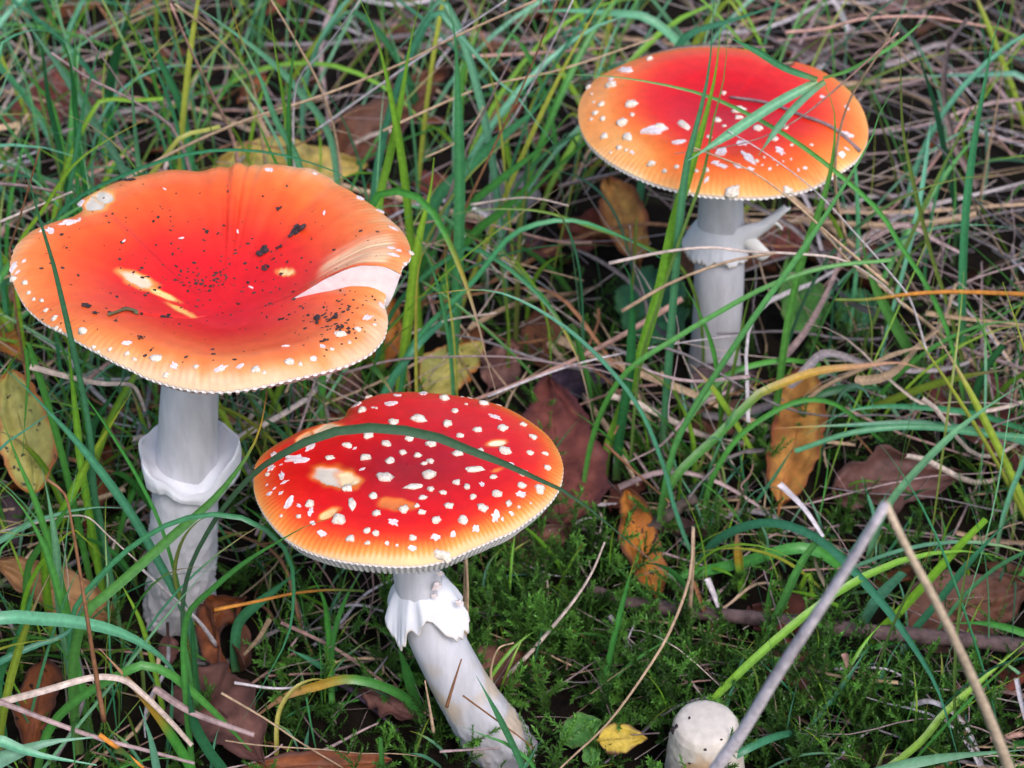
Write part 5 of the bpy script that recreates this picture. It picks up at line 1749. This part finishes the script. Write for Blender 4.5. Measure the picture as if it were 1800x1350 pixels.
# ------------------------------------------------------------------ moss
def moss_shoot(L, seed, bright):
    r = random.Random(seed)
    V, F, C = [], [], []

    def leaf(p, d, out, l, c):
        d = unit(d)
        s = unit(np.cross(d, out))
        b = len(V)
        V.extend([p - s * l * 0.12, p + s * l * 0.12, p + d * l * 0.42 + s * l * 0.15 + out * l * 0.05, p + d * l - out * l * 0.22, p + d * l * 0.42 - s * l * 0.15 + out * l * 0.05])
        F.append((b, b + 1, b + 2, b + 4))
        F.append((b + 4, b + 2, b + 3, b + 3))
        C.extend([np.array(c) * 0.8] * 2 + [np.array(c)] * 3)

    def axis(p, d, l, n, ll, c0, c1):
        d = unit(d)
        q = p.copy()
        ph = r.uniform(0, 6)
        nodes = []
        for i in range(n):
            t = i / (n - 1)
            d = unit(d + np.array([r.gauss(0, .05), r.gauss(0, .05), r.gauss(0.02, .05)]))
            q = q + d * l / n
            nodes.append((q.copy(), d.copy(), t))
            a = unit(np.cross(d, [0.3, 0.2, 1]))
            b = np.cross(d, a)
            for k in range(3):
                ph += 2.09 + 0.35
                rad = a * math.cos(ph) + b * math.sin(ph)
                spread = 0.80 - 0.50 * t
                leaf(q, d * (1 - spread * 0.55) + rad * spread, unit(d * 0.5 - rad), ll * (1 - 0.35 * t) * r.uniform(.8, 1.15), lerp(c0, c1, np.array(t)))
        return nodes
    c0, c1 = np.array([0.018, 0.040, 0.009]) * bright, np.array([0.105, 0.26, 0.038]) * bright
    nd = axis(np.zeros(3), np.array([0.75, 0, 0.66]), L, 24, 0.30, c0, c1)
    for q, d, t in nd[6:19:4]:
        sg = r.choice((-1, 1))
        bd = unit(d * 0.8 + sg * np.array([0, 0.9, 0.15]) + np.array([0, 0, r.uniform(-.1, .35)]))
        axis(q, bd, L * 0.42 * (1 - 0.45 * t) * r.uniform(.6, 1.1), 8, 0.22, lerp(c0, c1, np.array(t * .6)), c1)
    return np.array(V), np.array(F), np.array(C)


def tri_fix(F):
    return F


MV = []
for k in range(12):
    V, F, C = moss_shoot(rnd.uniform(2.0, 3.4), k, [1.0, 1.45, 0.65][k % 3])
    MV.append((V, F, C))


def moss_mesh(V, F, C):
    return make_mesh('moss_shoot', V, [tuple(f) if f[3] != f[2] else tuple(f[:3]) for f in F.tolist()], M_MOSS, C, smooth=False)


MM = [moss_mesh(*m) for m in MV]
spots = []
tries = 0
while len(spots) < 980 and tries < 40000:
    tries += 1
    x, y = rnd.uniform(-19, 22), rnd.uniform(40, 72)
    core = math.exp(-((x - 2.0) / 8.0) ** 2 - ((y - 49) / 8.5) ** 2)
    core = max(core, 0.8 * math.exp(-((x - 11) / 6) ** 2 - ((y - 47) / 6) ** 2), 0.16)
    if rnd.random() > core * (0.55 + 0.9 * max(0, nz(x, y, 12.0, 0.28) + 0.35)):
        continue
    if any(math.hypot(x - a, y - b) < 1.5 for a, b, r in CAPS_XY):
        continue
    if veils(np.array([[x, y, 0.4], [x, y, 1.5]])) and rnd.random() > 0.12:
        continue
    spots.append((x, y))
spots += [(rnd.uniform(-16, 18), rnd.uniform(26, 41)) for k in range(420)]
spots.sort(key=lambda p: p[1])
front = [p for p in spots if in_view(*p) and p[1] > 43]
rnd.shuffle(front)
chosen = set(front[:260])
restm = []
for (x, y) in spots:
    k = rnd.randrange(len(MV))
    rz, tl, sc = rnd.uniform(0, 6.28), rnd.gauss(0.0, 0.3), rnd.uniform(0.8, 1.45)
    z = ground_h(x, y) + rnd.uniform(-0.9, 0.1)
    if (x, y) in chosen:
        o = obj('moss_shoot', MM[k], None, (x, y, z), ['feathery', 'bright feathery', 'dark feathery'][k % 3] + ' green moss shoot ' + zone((x, y)), 'moss', 'moss shoots')
        o.rotation_euler = (rnd.gauss(0, .25), tl, rz)
        o.scale = (sc, sc, sc)
    else:
        V, F, C = MV[k]
        P, M = xform(V, x, y, z, rz, tl, sc)
        restm.append((P, F, C * rnd.uniform(0.75, 1.2)))
vs, fs, cs, b = [], [], [], 0
for V, F, C in restm:
    vs.append(V)
    fs += [tuple(i + b for i in (f if f[3] != f[2] else f[:3])) for f in F.tolist()]
    cs.append(C)
    b += len(V)
obj('moss', make_mesh('moss', np.concatenate(vs), fs, M_MOSS, np.concatenate(cs), smooth=False), label='carpet of feathery green moss over the soil', cat='moss', kind='stuff')
